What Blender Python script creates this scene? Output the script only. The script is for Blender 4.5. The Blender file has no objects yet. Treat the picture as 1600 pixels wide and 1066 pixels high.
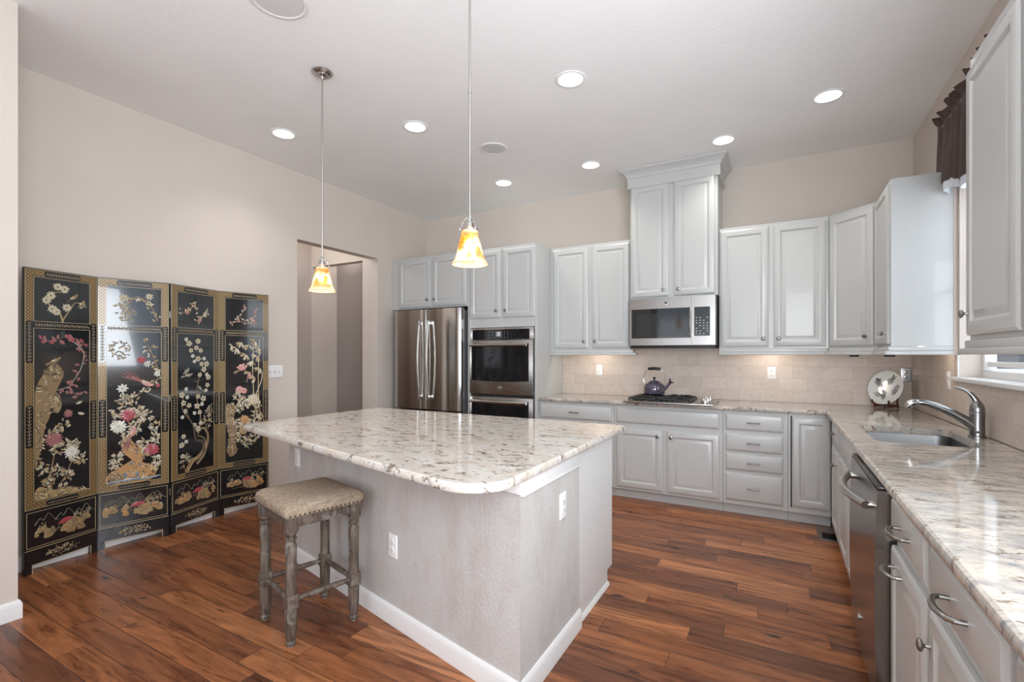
import bpy, bmesh, math, random
from mathutils import Vector, Matrix
PI = math.pi
S = bpy.context.scene
COL = S.collection
random.seed(7)

# ------------------------------------------------------------------ camera
cd = bpy.data.cameras.new('camera'); cam = bpy.data.objects.new('camera', cd); COL.objects.link(cam)
cam.location = (0, 0, 1.342); cam.rotation_euler = (PI / 2, 0, math.radians(29.05))
cd.sensor_width = 36; cd.lens = 36 * 751.1 / 1600; cd.shift_y = 22.5 / 1600; cd.clip_start = .02
S.camera = cam
# ------------------------------------------------------------------ world, exposure
W = bpy.data.worlds.new('sky'); S.world = W; W.use_nodes = True
bg = W.node_tree.nodes['Background']; bg.inputs[0].default_value = (.72, .84, 1, 1); bg.inputs[1].default_value = 1.6
S.view_settings.view_transform = 'Standard'; S.view_settings.look = 'None'
S.view_settings.exposure = 0.20; S.view_settings.gamma = 1; S.view_settings.use_curve_mapping = False
S.cycles.use_denoising = True
S.cycles.max_bounces = 10; S.cycles.diffuse_bounces = 6; S.cycles.glossy_bounces = 5
S.cycles.sample_clamp_indirect = 4; S.cycles.blur_glossy = .5; S.cycles.caustics_reflective = False; S.cycles.caustics_refractive = False

def light(name, kind, loc, power, color=(1, 1, 1), size=None, size_y=None, rot=(0, 0, 0), spot=None, radius=None):
    l = bpy.data.lights.new(name, kind); l.energy = power; l.color = color
    if size is not None: l.shape = 'RECTANGLE'; l.size = size; l.size_y = size_y
    if spot: l.spot_size = spot; l.spot_blend = .8
    if radius is not None: l.shadow_soft_size = radius
    o = bpy.data.objects.new(name, l); COL.objects.link(o); o.location = loc; o.rotation_euler = rot
    return o
# daylight through the rear windows and the window on the right behind the camera
DAY = (.95, .975, 1)
light('daylight_rear', 'AREA', (-1.0, -3.42, 1.5), 52, DAY, 4.2, 2.2, (PI / 2 + .75, 0, 0))
light('daylight_side', 'AREA', (.90, .15, 1.74), 118, (.90, .945, 1), 1.45, 2.1, (0, PI / 2 + .25, -.95))
light('daylight_side', 'AREA', (.90, -1.95, 1.6), 10, DAY, 1.8, 1.8, (0, PI / 2 + .35, -1.0))
light('daylight_sink', 'AREA', (1.45, 3.28, 2.05), 9, DAY, 1.2, 1.3, (0, PI / 2, 0))
WARM = (1, .86, .70)

XR, YB, XL, ZC, H = .966, 5.066, -4.115, 3.135, .914

# ------------------------------------------------------------------ materials
def mat(name, col=(.8, .8, .8), rough=.5, metal=0, coat=0, spec=.5, emit=None, es=0):
    m = bpy.data.materials.new(name); m.use_nodes = True
    b = m.node_tree.nodes['Principled BSDF']
    b.inputs['Base Color'].default_value = (*col, 1); b.inputs['Roughness'].default_value = rough
    b.inputs['Metallic'].default_value = metal; b.inputs['Coat Weight'].default_value = coat
    b.inputs['Specular IOR Level'].default_value = spec
    if emit: b.inputs['Emission Color'].default_value = (*emit, 1); b.inputs['Emission Strength'].default_value = es
    return m
class NT:
    def __init__(s, m): s.t = m.node_tree; s.b = s.t.nodes['Principled BSDF']
    def n(s, typ, **kw):
        x = s.t.nodes.new('ShaderNode' + typ)
        for k, v in kw.items(): setattr(x, k, v)
        return x
    def put(s, sock, v):
        if isinstance(v, bpy.types.NodeSocket): s.t.links.new(v, sock)
        else: sock.default_value = v
    def co(s): return s.n('TexCoord').outputs['Object']
    def math(s, op, a, b=0, c=0):
        x = s.n('Math', operation=op); s.put(x.inputs[0], a); s.put(x.inputs[1], b); s.put(x.inputs[2], c); return x.outputs[0]
    def sep(s, v):
        x = s.n('SeparateXYZ'); s.put(x.inputs[0], v); return x.outputs
    def comb(s, x, y, z):
        c = s.n('CombineXYZ'); s.put(c.inputs[0], x); s.put(c.inputs[1], y); s.put(c.inputs[2], z); return c.outputs[0]
    def map(s, v, scale=(1, 1, 1), rot=(0, 0, 0)):
        x = s.n('Mapping'); s.put(x.inputs[0], v); x.inputs['Scale'].default_value = scale; x.inputs['Rotation'].default_value = rot; return x.outputs[0]
    def noise(s, v, scale=5, detail=3, rough=.5, dist=0, out=0):
        x = s.n('TexNoise'); s.put(x.inputs['Vector'], v); x.inputs['Scale'].default_value = scale
        x.inputs['Detail'].default_value = detail; x.inputs['Roughness'].default_value = rough; x.inputs['Distortion'].default_value = dist
        return x.outputs[out]
    def white(s, v, out='Value'):
        x = s.n('TexWhiteNoise', noise_dimensions='3D'); s.put(x.inputs['Vector'], v); return x.outputs[out]
    def ramp(s, f, stops):
        x = s.n('ValToRGB'); s.put(x.inputs[0], f); e = x.color_ramp.elements
        while len(e) < len(stops): e.new(.5)
        for i, (p, c) in enumerate(stops):
            e[i].position = p; e[i].color = (*c, 1) if len(c) == 3 else c
        return x.outputs[0]
    def mix(s, f, a, b, mode='MIX'):
        x = s.n('Mix', data_type='RGBA', blend_type=mode); s.put(x.inputs[0], f)
        for k, v in ((6, a), (7, b)):
            if isinstance(v, tuple): v = (*v, 1)
            s.put(x.inputs[k], v)
        return x.outputs[2]
    def bump(s, h, strength=.3, dist=.01):
        x = s.n('Bump'); s.put(x.inputs['Height'], h); x.inputs['Strength'].default_value = strength; x.inputs['Distance'].default_value = dist
        s.t.links.new(x.outputs[0], s.b.inputs['Normal'])
    def base(s, v): s.put(s.b.inputs['Base Color'], v)
    def rough(s, v): s.put(s.b.inputs['Roughness'], v)
g1 = lambda v: (v, v, v)

def m_plaster(name, col, strength=.25, scale=70, stain=0):
    m = mat(name, col, .75, spec=.3); N = NT(m); v = N.co()
    N.bump(N.noise(v, scale, 3, .6), strength, .004)
    c2 = tuple(x * .93 for x in col)
    c = N.mix(N.noise(v, 2.2, 2), col, c2)
    if stain:
        f = N.ramp(N.noise(N.map(v, (3, 3, 1.2)), 2.5, 6, .65), [(.44, g1(0)), (.7, g1(1))])
        c = N.mix(N.math('MULTIPLY', f, stain), c, (.40, .33, .28))
    N.base(c); return m
M_wall = m_plaster('wall_paint', (.68, .615, .555))
M_ceil = m_plaster('ceiling_paint', (.93, .935, .935), .35, 55)
M_hall = m_plaster('hall_wall_shaded', (.52, .46, .42))  # wall paint darkened; the hall's dimmer light is put into the colour
M_island = m_plaster('island_plaster', (.56, .54, .52), .8, 75, .5)
M_trim = mat('white_trim', (.80, .80, .79), .38)

def m_cabinet():
    m = mat('cabinet_paint', (.53, .54, .53), .33, coat=.15); N = NT(m)
    N.bump(N.noise(N.map(N.co(), (60, 60, 5)), 4, 2), .03, .002); return m
M_cab = m_cabinet()

def m_floor():
    m = mat('hickory_planks', (.3, .1, .05), .22, spec=.38); N = NT(m); v = N.co(); X, Y, Z = N.sep(v)
    w = .125
    yr = N.math('DIVIDE', Y, w); row = N.math('FLOOR', yr); fy = N.math('FRACT', yr)
    rr = N.white(N.comb(row, 3.3, 0)); L = N.math('ADD', .75, N.math('MULTIPLY', N.white(N.comb(row, 7.7, 1)), .5))
    xs = N.math('ADD', N.math('DIVIDE', X, L), N.math('MULTIPLY', rr, 13)); pi_ = N.math('FLOOR', xs); fx = N.math('FRACT', xs)
    r1 = N.white(N.comb(row, pi_, 2)); r2 = N.white(N.comb(row, pi_, 9))
    gv = N.comb(N.math('ADD', N.math('MULTIPLY', X, 1.0), N.math('MULTIPLY', r1, 37)), N.math('MULTIPLY', Y, 9), N.math('MULTIPLY', r2, 20))
    grain = N.noise(gv, 2.3, 7, .62, 1.2)
    fine = N.noise(N.comb(N.math('MULTIPLY', X, 4), N.math('MULTIPLY', Y, 120), r1), 3, 3, .6)
    base = N.ramp(r1, [(0, (.16, .060, .030)), (.2, (.30, .108, .044)), (.7, (.41, .150, .056)), (1, (.54, .22, .088))])
    dark = N.mix(1, base, (.42, .37, .36), 'MULTIPLY')
    c = N.mix(N.ramp(grain, [(.36, g1(0)), (.60, g1(1))]), dark, base)
    c = N.mix(N.math('MULTIPLY', fine, .45), c, N.mix(1, c, (.55, .5, .5), 'MULTIPLY'))
    kn = N.noise(N.comb(N.math('ADD', X, N.math('MULTIPLY', r2, 5)), N.math('MULTIPLY', Y, 3), r1), 3.6, 3, .5, .4)
    c = N.mix(N.ramp(kn, [(.69, g1(0)), (.73, g1(1))]), c, (.018, .010, .010))
    ey = N.math('MINIMUM', fy, N.math('SUBTRACT', 1, fy)); ex = N.math('MULTIPLY', N.math('MINIMUM', fx, N.math('SUBTRACT', 1, fx)), 8)
    e = N.math('MINIMUM', ey, ex); gap = N.ramp(e, [(0, g1(0)), (.022, g1(1))])
    c = N.mix(gap, (.02, .012, .01), c)
    N.base(c); N.rough(N.math('ADD', .21, N.math('MULTIPLY', grain, .16)))
    N.bump(N.math('ADD', N.math('MULTIPLY', gap, .6), N.math('MULTIPLY', grain, .5)), .35, .003)
    return m
M_floor = m_floor()

def m_granite(name='quartz_top', base=(.70, .67, .63), amt=1.0, stretch=(1, 2.6, 1)):
    m = mat(name, base, .07, spec=.55); N = NT(m); v = N.co()
    warp = N.noise(v, 9, 3, .6, out=1)
    vv = N.n('VectorMath', operation='ADD'); N.put(vv.inputs[0], v)
    sc = N.n('VectorMath', operation='SCALE'); N.put(sc.inputs[0], warp); sc.inputs['Scale'].default_value = .10
    N.put(vv.inputs[1], sc.outputs[0]); q = vv.outputs[0]
    cr = N.noise(v, 55, 4, .7)
    c = N.mix(N.ramp(cr, [(.35, g1(0)), (.62, g1(1))]), tuple(x * .80 for x in base), base)
    c = N.mix(N.ramp(N.noise(N.map(q, stretch), 7, 3, .6), [(.40, g1(0)), (.65, g1(1))]), c, (.60, .53, .45))
    k1 = N.noise(N.map(q, stretch), 13, 4, .68, .5); mask = N.ramp(k1, [(.57, g1(0)), (.62, g1(amt))])
    c = N.mix(mask, c, (.21, .155, .115))
    k2 = N.noise(N.map(q, (stretch[0] * 1.2, stretch[1] * .9, 1)), 21, 3, .6, .8); mask2 = N.ramp(k2, [(.63, g1(0)), (.68, g1(.8 * amt))])
    c = N.mix(mask2, c, (.23, .23, .24))
    k3 = N.noise(v, 150, 2, .5); c = N.mix(N.ramp(k3, [(.66, g1(0)), (.72, g1(.6))]), c, (.25, .23, .21))
    N.base(c); return m
M_gran = m_granite()
M_gran2 = m_granite('quartz_run', (.41, .385, .355), 1.0, (1.1, 3.2, 1))

def m_tile(axis):
    m = mat('travertine_tile_' + axis, (.6, .5, .42), .42); N = NT(m); v = N.co(); X, Y, Z = N.sep(v)
    a = X if axis == 'x' else Y
    vec = N.comb(a, N.math('SUBTRACT', Z, H - .109 * 10), 0)
    b = N.n('TexBrick'); N.put(b.inputs['Vector'], vec)
    b.offset = .5; b.inputs['Scale'].default_value = 1; b.inputs['Brick Width'].default_value = .222; b.inputs['Row Height'].default_value = .109
    b.inputs['Mortar Size'].default_value = .0016; b.inputs['Mortar Smooth'].default_value = .3; b.inputs['Bias'].default_value = 0
    b.inputs['Color1'].default_value = (.64, .545, .475, 1); b.inputs['Color2'].default_value = (.54, .455, .39, 1); b.inputs['Mortar'].default_value = (.42, .36, .32, 1)
    f = N.noise(v, 14, 6, .65, .8)
    c = N.mix(N.ramp(f, [(.35, g1(0)), (.7, g1(.35))]), b.outputs[0], (.72, .65, .58))
    c = N.mix(N.ramp(N.noise(v, 9, 5, .6, 2.5), [(.56, g1(0)), (.6, g1(.25)), (.64, g1(0))]), c, (.36, .28, .22))
    N.base(c); N.bump(N.math('SUBTRACT', 1, b.outputs[1]), .4, .002); return m
M_tilex, M_tiley = m_tile('x'), m_tile('y')

def m_steel(name, col=(.47, .455, .435), r=.27, d=(2, 2, 180)):
    m = mat(name, col, r, 1); N = NT(m)
    f = N.noise(N.map(N.co(), d), 3, 2, .5); N.rough(N.math('ADD', r - .02, N.math('MULTIPLY', f, .05)))
    return m
M_steel = m_steel('brushed_steel')
M_steelv = m_steel('brushed_steel_vertical', (.60, .575, .55), .12, (220, 220, 1))
M_steeld = m_steel('brushed_steel_microwave', (.33, .315, .30), .3)
M_dw = m_steel('brushed_steel_dishwasher', (.25, .225, .205), .22, (2, 2, 40))
M_pull = mat('pull_nickel', (.30, .285, .27), .3, 1)
M_sink = m_steel('sink_steel', (.24, .24, .24), .34, (4, 180, 4))
M_nickel = mat('satin_nickel', (.50, .49, .47), .26, 1)
M_knob = mat('pewter', (.30, .29, .28), .32, 1)
M_chrome = mat('chrome', (.78, .78, .78), .08, 1)
M_black = mat('black_enamel', (.012, .012, .013), .18)
M_rubber = mat('black_matte', (.016, .016, .016), .5)
M_glassblk = mat('dark_oven_glass', (.010, .010, .012), .05, spec=.5)
M_mwglass = mat('grey_microwave_glass', (.03, .031, .033), .08, spec=.35)
M_disp = mat('display_marks', (.50, .52, .54), .4)
M_iron = mat('cast_iron', (.018, .02, .02), .42)
M_plate = mat('outlet_white', (.86, .86, .85), .3)
M_slot = mat('slot_dark', (.03, .03, .03), .6)
M_grey = mat('grey_plate', (.45, .45, .45), .3, .7)
M_out = mat('fridge_side_grey', (.10, .10, .105), .4)

# ------------------------------------------------------------------ mesh helpers
def sharp(bm, ang=.55):
    for f in bm.faces: f.smooth = True
    for e in bm.edges:
        if len(e.link_faces) == 2 and e.calc_face_angle(0) > ang: e.smooth = False
def link(name, bm, mats, parent=None, smooth=True, kind=None, label=None, recalc=True):
    if recalc: bmesh.ops.recalc_face_normals(bm, faces=bm.faces)
    if smooth: sharp(bm)
    me = bpy.data.meshes.new(name); bm.to_mesh(me); bm.free()
    if not isinstance(mats, (list, tuple)): mats = [mats]
    for x in mats: me.materials.append(x)
    o = bpy.data.objects.new(name, me); COL.objects.link(o)
    if parent is not None: o.parent = parent
    if kind: o['kind'] = kind
    if label: o['label'] = label
    return o
def thing(name, label, cat, loc=(0, 0, 0), rz=0, group=None):
    o = bpy.data.objects.new(name, None); COL.objects.link(o); o.empty_display_size = .05
    o.location = loc; o.rotation_euler = (0, 0, rz); o['label'] = label; o['category'] = cat
    if group: o['group'] = group
    return o
def tag(o, label, cat, loc=None, rz=None, group=None):
    o['label'] = label; o['category'] = cat
    if group: o['group'] = group
    if loc is not None: o.location = loc
    if rz is not None: o.rotation_euler = (0, 0, rz)
    return o
def struct(name, bm, m, parent=None, smooth=True): return link(name, bm, m, parent, smooth, 'structure')
def copy_tree(o, parent=None):
    c = o.copy(); COL.objects.link(c)
    if parent is not None: c.parent = parent
    for ch in list(o.children): copy_tree(ch, c)
    return c
def B(bm, x0, x1, y0, y1, z0, z1, bev=0, mi=0, M=None, seg=2):
    vs = [bm.verts.new((x, y, z)) for z in (z0, z1) for y in (y0, y1) for x in (x0, x1)]
    fs = [bm.faces.new([vs[i] for i in q]) for q in ((0, 2, 3, 1), (4, 5, 7, 6), (0, 1, 5, 4), (2, 6, 7, 3), (0, 4, 6, 2), (1, 3, 7, 5))]
    for f in fs: f.material_index = mi
    if M is not None:
        for v in vs: v.co = M @ v.co
    if bev > 0:
        es = list({e for f in fs for e in f.edges})
        r = bmesh.ops.bevel(bm, geom=es, offset=bev, segments=seg, profile=.5, affect='EDGES')
        for f in r['faces']: f.material_index = mi
    return fs
def box(*a, **k):
    bm = bmesh.new(); B(bm, *a, **k); return bm
def ringloft(bm, rings, mi=0, cap0=True, cap1=True, closed=True):
    V = [[bm.verts.new(p) for p in r] for r in rings]; n = len(V[0])
    for a, b in zip(V, V[1:]):
        for i in range(n if closed else n - 1):
            f = bm.faces.new((a[i], a[(i + 1) % n], b[(i + 1) % n], b[i])); f.material_index = mi
    if cap0: f = bm.faces.new(V[0][::-1]); f.material_index = mi
    if cap1: f = bm.faces.new(V[-1]); f.material_index = mi
    return V
def lathe(bm, prof, n=24, M=None, mi=0, cap0=True, cap1=True):
    """profile (r,z) about z"""
    rings = []
    for r, z in prof:
        ring = [Vector((r * math.cos(2 * PI * i / n), r * math.sin(2 * PI * i / n), z)) for i in range(n)]
        if M is not None: ring = [M @ p for p in ring]
        rings.append(ring)
    ringloft(bm, rings, mi, cap0, cap1)
def T(x=0, y=0, z=0): return Matrix.Translation((x, y, z))
def RX(a): return Matrix.Rotation(a, 4, 'X')
def RY(a): return Matrix.Rotation(a, 4, 'Y')
def RZ(a): return Matrix.Rotation(a, 4, 'Z')
def tube(bm, pts, r, n=10, mi=0, flat=1.0, up=(0, 0, 1)):
    pts = [Vector(p) for p in pts]; rs = r if isinstance(r, (list, tuple)) else [r] * len(pts)
    rings = []
    for i, p in enumerate(pts):
        d = (pts[min(i + 1, len(pts) - 1)] - pts[max(i - 1, 0)]).normalized(); u = Vector(up)
        if abs(d.dot(u)) > .95: u = Vector((1, 0, 0)) if abs(d.x) < .9 else Vector((0, 1, 0))
        s = d.cross(u).normalized(); t = s.cross(d).normalized()
        rings.append([p + s * (rs[i] * math.cos(2 * PI * k / n)) + t * (rs[i] * flat * math.sin(2 * PI * k / n)) for k in range(n)])
    ringloft(bm, rings, mi)
def smooth_path(pts, k=6):
    P = [Vector(p) for p in pts]; out = []
    for i in range(len(P) - 1):
        p0 = P[max(i - 1, 0)]; p1 = P[i]; p2 = P[i + 1]; p3 = P[min(i + 2, len(P) - 1)]
        for j in range(k):
            t = j / k
            out.append(.5 * ((2 * p1) + (p2 - p0) * t + (2 * p0 - 5 * p1 + 4 * p2 - p3) * t * t + (3 * p1 - p0 - 3 * p2 + p3) * t ** 3))
    out.append(P[-1]); return out
def offset(poly, d):
    """inset a CCW polygon by d"""
    n = len(poly); out = []
    for i in range(n):
        p0 = Vector(poly[i - 1]); p1 = Vector(poly[i]); p2 = Vector(poly[(i + 1) % n])
        a = (p1 - p0).normalized(); b = (p2 - p1).normalized(); na = Vector((-a.y, a.x)); nb = Vector((-b.y, b.x))
        m = (na + nb); m = m / max(m.length_squared, 1e-6) * 2
        out.append(p1 + m * (d / 1.0) * .5 * (1 if True else 0) * 1.0 if False else p1 + (na + nb) * (d / (1 + na.dot(nb))))
    return out
def slab(bm, outer, holes, prof, mi=0):
    """outer CCW polygon; prof = [(inset,z)...] bottom to top; straight holes"""
    rings = [[Vector((p.x, p.y, z)) for p in offset(outer, d)] for d, z in prof]
    V = ringloft(bm, rings, mi, False, False)
    z0, z1 = prof[0][1], prof[-1][1]; tops = []; bots = []
    def edges(vs): return [bm.edges.get((vs[i], vs[(i + 1) % len(vs)])) or bm.edges.new((vs[i], vs[(i + 1) % len(vs)])) for i in range(len(vs))]
    tops += edges(V[-1]); bots += edges(V[0])
    for h in holes:
        a = [bm.verts.new((x, y, z0)) for x, y in h]; b = [bm.verts.new((x, y, z1)) for x, y in h]
        for i in range(len(h)):
            j = (i + 1) % len(h); bm.faces.new((a[i], b[i], b[j], a[j]))
        tops += edges(b); bots += edges(a)
    for es in (tops, bots): bmesh.ops.triangle_fill(bm, edges=es, use_beauty=True, use_dissolve=False)
def rrect(x0, x1, y0, y1, r, n=5):
    out = []
    for cx, cy, a0 in ((x1 - r, y1 - r, 0), (x0 + r, y1 - r, 90), (x0 + r, y0 + r, 180), (x1 - r, y0 + r, 270)):
        for k in range(n + 1):
            a = math.radians(a0 + 90 * k / n); out.append((cx + r * math.cos(a), cy + r * math.sin(a)))
    return out
def fillet(poly, radii, n=8):
    out = []; N = len(poly)
    for i, p in enumerate(poly):
        r = radii[i]
        if r <= 0: out.append(p); continue
        P = Vector(p); a = (Vector(poly[i - 1]) - P).normalized(); b = (Vector(poly[(i + 1) % N]) - P).normalized()
        th = math.acos(max(-1, min(1, a.dot(b)))); d = r / math.tan(th / 2); c = P + (a + b).normalized() * (r / math.sin(th / 2))
        s = P + a * d - c; e = P + b * d - c; a0 = math.atan2(s.y, s.x); a1 = math.atan2(e.y, e.x)
        while a1 - a0 > PI: a1 -= 2 * PI
        while a1 - a0 < -PI: a1 += 2 * PI
        for k in range(n + 1):
            t = a0 + (a1 - a0) * k / n; out.append((c.x + r * math.cos(t), c.y + r * math.sin(t)))
    return out
def wall_poly(bm, pts2, holes, axis, p0, p1):
    """wall slab with rectangular holes; pts in (a,z) plane, thickness p0..p1 on the other axis"""
    slab(bm, [Vector(p) for p in pts2], holes, [(0, p0), (0, p1)])
    for v in bm.verts:
        a, z, t = v.co
        v.co = (t, a, z) if axis == 'x' else (a, t, z)

# ------------------------------------------------------------------ the room
YR, XF = -3.5, -3.395
struct('floor', box(-7, 1.1, YR - .1, 5.2, -.08, 0), M_floor)
CANS = [(-3.502, 2.501), (-2.491, 2.925), (-1.183, 2.912), (.297, 3.964), (-.406, 4.352), (-1.55, 4.317), (-2.502, 4.326)]
bm = bmesh.new()
circ = lambda x, y, r, n=32: [(x + r * math.cos(2 * PI * k / n), y + r * math.sin(2 * PI * k / n)) for k in range(n)]
slab(bm, [Vector(p) for p in ((XL - .0, YR - .1), (XR + .1, YR - .1), (XR + .1, YB + .1), (XL, YB + .1))], [circ(x, y, .082) for x, y in CANS], [(0, ZC), (0, ZC + .12)])
struct('ceiling', bm, M_ceil, smooth=False)
struct('wall_back', box(XL - .12, XR + .12, YB, YB + .12, 0, ZC), M_wall)
WY0, WY1, WZ0, WZ1 = 2.66, 3.90, 1.205, 2.40
bm = bmesh.new()
wall_poly(bm, [(YR, 0), (YB, 0), (YB, ZC), (YR, ZC)], [[(WY0, WZ0), (WY1, WZ0), (WY1, WZ1), (WY0, WZ1)], [(-.9, 1.0), (1.25, 1.0), (1.25, 2.5), (-.9, 2.5)], [(-2.9, .9), (-1.05, .9), (-1.05, 2.45), (-2.9, 2.45)]], 'x', XR, XR + .16)
struct('wall_right', bm, M_wall, smooth=False)
bm = bmesh.new()
wall_poly(bm, [(.8, 0), (3.087, 0), (3.087, 2.48), (4.165, 2.48), (4.165, 0), (YB, 0), (YB, ZC), (.8, ZC)], [], 'x', XL - .12, XL)
struct('wall_left', bm, M_wall, smooth=False)
struct('wall_near_left', box(XF - .12, XF, YR, .92, 0, ZC), M_wall)
struct('wall_near_left', box(XL - .12, XF - .121, .78, .90, 0, ZC), M_wall)
bm = bmesh.new()
wall_poly(bm, [(XF, 0), (XR, 0), (XR, ZC), (XF, ZC)], [[(-3.1, .3), (-1.1, .3), (-1.1, 2.6), (-3.1, 2.6)], [(-.9, .3), (.7, .3), (.7, 2.6), (-.9, 2.6)]], 'y', YR - .1, YR)
struct('wall_rear', bm, M_wall, smooth=False)
# hall beyond the opening
bm = bmesh.new()
wall_poly(bm, [(-5.40, 0), (-5.262, 0), (-5.262, 2.48), (-4.362, 2.48), (-4.362, 0), (XL - .121, 0), (XL - .121, 3.0), (-5.40, 3.0)], [], 'y', 4.165, 4.27)
struct('wall_hall_front', bm, M_wall, smooth=False)
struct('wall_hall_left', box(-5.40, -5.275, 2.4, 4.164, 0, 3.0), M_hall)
struct('wall_hall_inner', box(-5.40, -5.27, 4.271, 4.70, 0, 3.0), M_wall)
struct('wall_hall_end', box(-5.269, -4.24, 4.57, 4.68, 0, 3.0), m_plaster('hall_end_dark', (.36, .32, .30)))  # plain darker tone on the end wall
struct('wall_hall_side', box(-5.40, XL - .121, 2.28, 2.4, 0, 3.0), M_wall)
struct('ceiling_hall', box(-5.40, XL - .121, 2.4, 4.70, 3.0, 3.06), M_ceil)
light('hall_fill', 'POINT', (-4.75, 3.5, 2.75), 9, (1, .95, .9), radius=.15)  # added fill lamp, no fixture known in the hall
light('hall_fill', 'POINT', (-4.95, 4.40, 2.7), 2.4, (1, .95, .9), radius=.08)  # second fill, added to brighten the inner hall

def baseboard(name, pts, h=.095, t=.014, side=1, close=(0, 0)):
    """pts in plan; board stands on the left(+1)/right(-1) side"""
    bm = bmesh.new(); P = [Vector(p) for p in pts]; offs = []
    for i, p in enumerate(P):
        if i == 0: d = (P[1] - P[0]).normalized(); nrm = Vector((-d.y, d.x))
        elif i == len(P) - 1: d = (P[-1] - P[-2]).normalized(); nrm = Vector((-d.y, d.x))
        else:
            a = (P[i] - P[i - 1]).normalized(); b = (P[i + 1] - P[i]).normalized(); na = Vector((-a.y, a.x)); nb = Vector((-b.y, b.x))
            nrm = (na + nb) / (1 + na.dot(nb))
        offs.append(nrm * side)
    rings = []
    for p, o in zip(P, offs):
        rings.append([(p.x + o.x * d, p.y + o.y * d, z) for d, z in ((.0005, .0005), (t, .0005), (t, h - .022), (t * .75, h - .010), (t * .35, h), (.0005, h))])
    ringloft(bm, rings)
    return bm
struct('baseboard_left', baseboard('b', [(XL, .9), (XL, 3.087)], side=-1), M_trim)
struct('baseboard_near_left', baseboard('b', [(XF, -1.5), (XF, .92), (XF - .3, .92)], side=-1), M_trim)
struct('baseboard_left_far', baseboard('b', [(XL, 4.165), (XL, 4.36)], side=-1), M_trim)

# window over the sink
fr = struct('window_1', box(XR + .10, XR + .155, WY0 + .001, WY1 - .001, WZ0 + .001, WZ0 + .045, .004), M_trim)
bm = bmesh.new()
B(bm, XR + .10, XR + .155, WY1 - .045, WY1 - .001, WZ0 + .046, WZ1 - .001, .004); B(bm, XR + .10, XR + .155, WY0 + .001, WY0 + .045, WZ0 + .046, WZ1 - .001, .004)
B(bm, XR + .10, XR + .155, WY0 + .046, WY1 - .046, WZ1 - .045, WZ1 - .001, .004)
link('window_frame', bm, M_trim, fr)
bm = bmesh.new()
B(bm, XR + .112, XR + .142, WY0 + .046, WY1 - .046, 1.275, 1.305, .004); B(bm, XR + .112, XR + .142, WY0 + .046, WY1 - .046, 1.80, 1.835, .004)
link('sash_rail', bm, M_trim, fr)
glass = bpy.data.materials.new('window_glass'); glass.use_nodes = True
nt = glass.node_tree; nt.nodes.clear(); o_ = nt.nodes.new('ShaderNodeOutputMaterial'); mx = nt.nodes.new('ShaderNodeMixShader'); tr = nt.nodes.new('ShaderNodeBsdfTransparent'); gl = nt.nodes.new('ShaderNodeBsdfGlossy'); gl.inputs['Roughness'].default_value = .02
mx.inputs[0].default_value = .08; nt.links.new(tr.outputs[0], mx.inputs[1]); nt.links.new(gl.outputs[0], mx.inputs[2]); nt.links.new(mx.outputs[0], o_.inputs[0])
link('window_pane', box(XR + .125, XR + .129, WY0 + .046, WY1 - .046, WZ0 + .046, WZ1 - .046), glass, fr)
bm = bmesh.new(); B(bm, XR - .035, XR + .099, WY0 - .05, WY1 + .06, WZ0 - .022, WZ0 - .0005, .005)
for v in bm.verts:
    if v.co.x > XR - .001: v.co.y = min(max(v.co.y, WY0 + .002), WY1 - .002)
bm2 = bmesh.new(); B(bm2, XR - .035, XR - .001, WY0 - .05, WY1 + .06, WZ0 - .020, WZ0 + .004, .004); B(bm2, XR - .001, XR + .099, WY0 + .002, WY1 - .002, WZ0 + .0005, WZ0 + .004)
bm.free(); link('window_sill', bm2, M_trim, fr)
# neighbouring house and yard seen through the glass
M_side = mat('siding_grey', (.30, .30, .30), .7); N = NT(M_side); z_ = N.sep(N.co())[2]
N.base(N.mix(N.ramp(N.math('FRACT', N.math('MULTIPLY', z_, 6)), [(0, g1(0)), (.12, g1(1))]), (.05, .05, .05), (.15, .15, .15)))
hs = thing('house', 'grey sided neighbouring house seen through the window over the sink', 'house', (.9, 9.0, 0))
link('house_wall', box(0, 4, 0, 3, -1, 4.5), M_side, hs)
bm = bmesh.new()
for k in range(28): B(bm, .1 + k * .13, .15 + k * .13, -.55, -.51, -.5, 1.10)
B(bm, .05, 3.8, -.58, -.48, 1.10, 1.17)
link('porch_railing', bm, M_trim, hs)
# white edge bead of the window reveal
struct('trim_1', box(XR - .008, XR - .0005, WY1 + .001, WY1 + .018, WZ0 + .005, 1.344), M_trim)
# tile backsplash
struct('wall_tile_back', box(-2.149, XR - .011, YB - .010, YB - .0005, H + .0005, 1.50), M_tilex, smooth=False)
bm = bmesh.new()
B(bm, XR - .010, XR - .0005, .5, YB - .0005, H + .0005, WZ0 - .023)
B(bm, XR - .010, XR - .0005, WY1 + .062, YB - .0005, WZ0 - .022, 1.40)
B(bm, XR - .010, XR - .0005, 1.25, WY0 - .052, WZ0 - .022, 1.40)
struct('wall_tile_right', bm, M_tiley, smooth=False)

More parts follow.
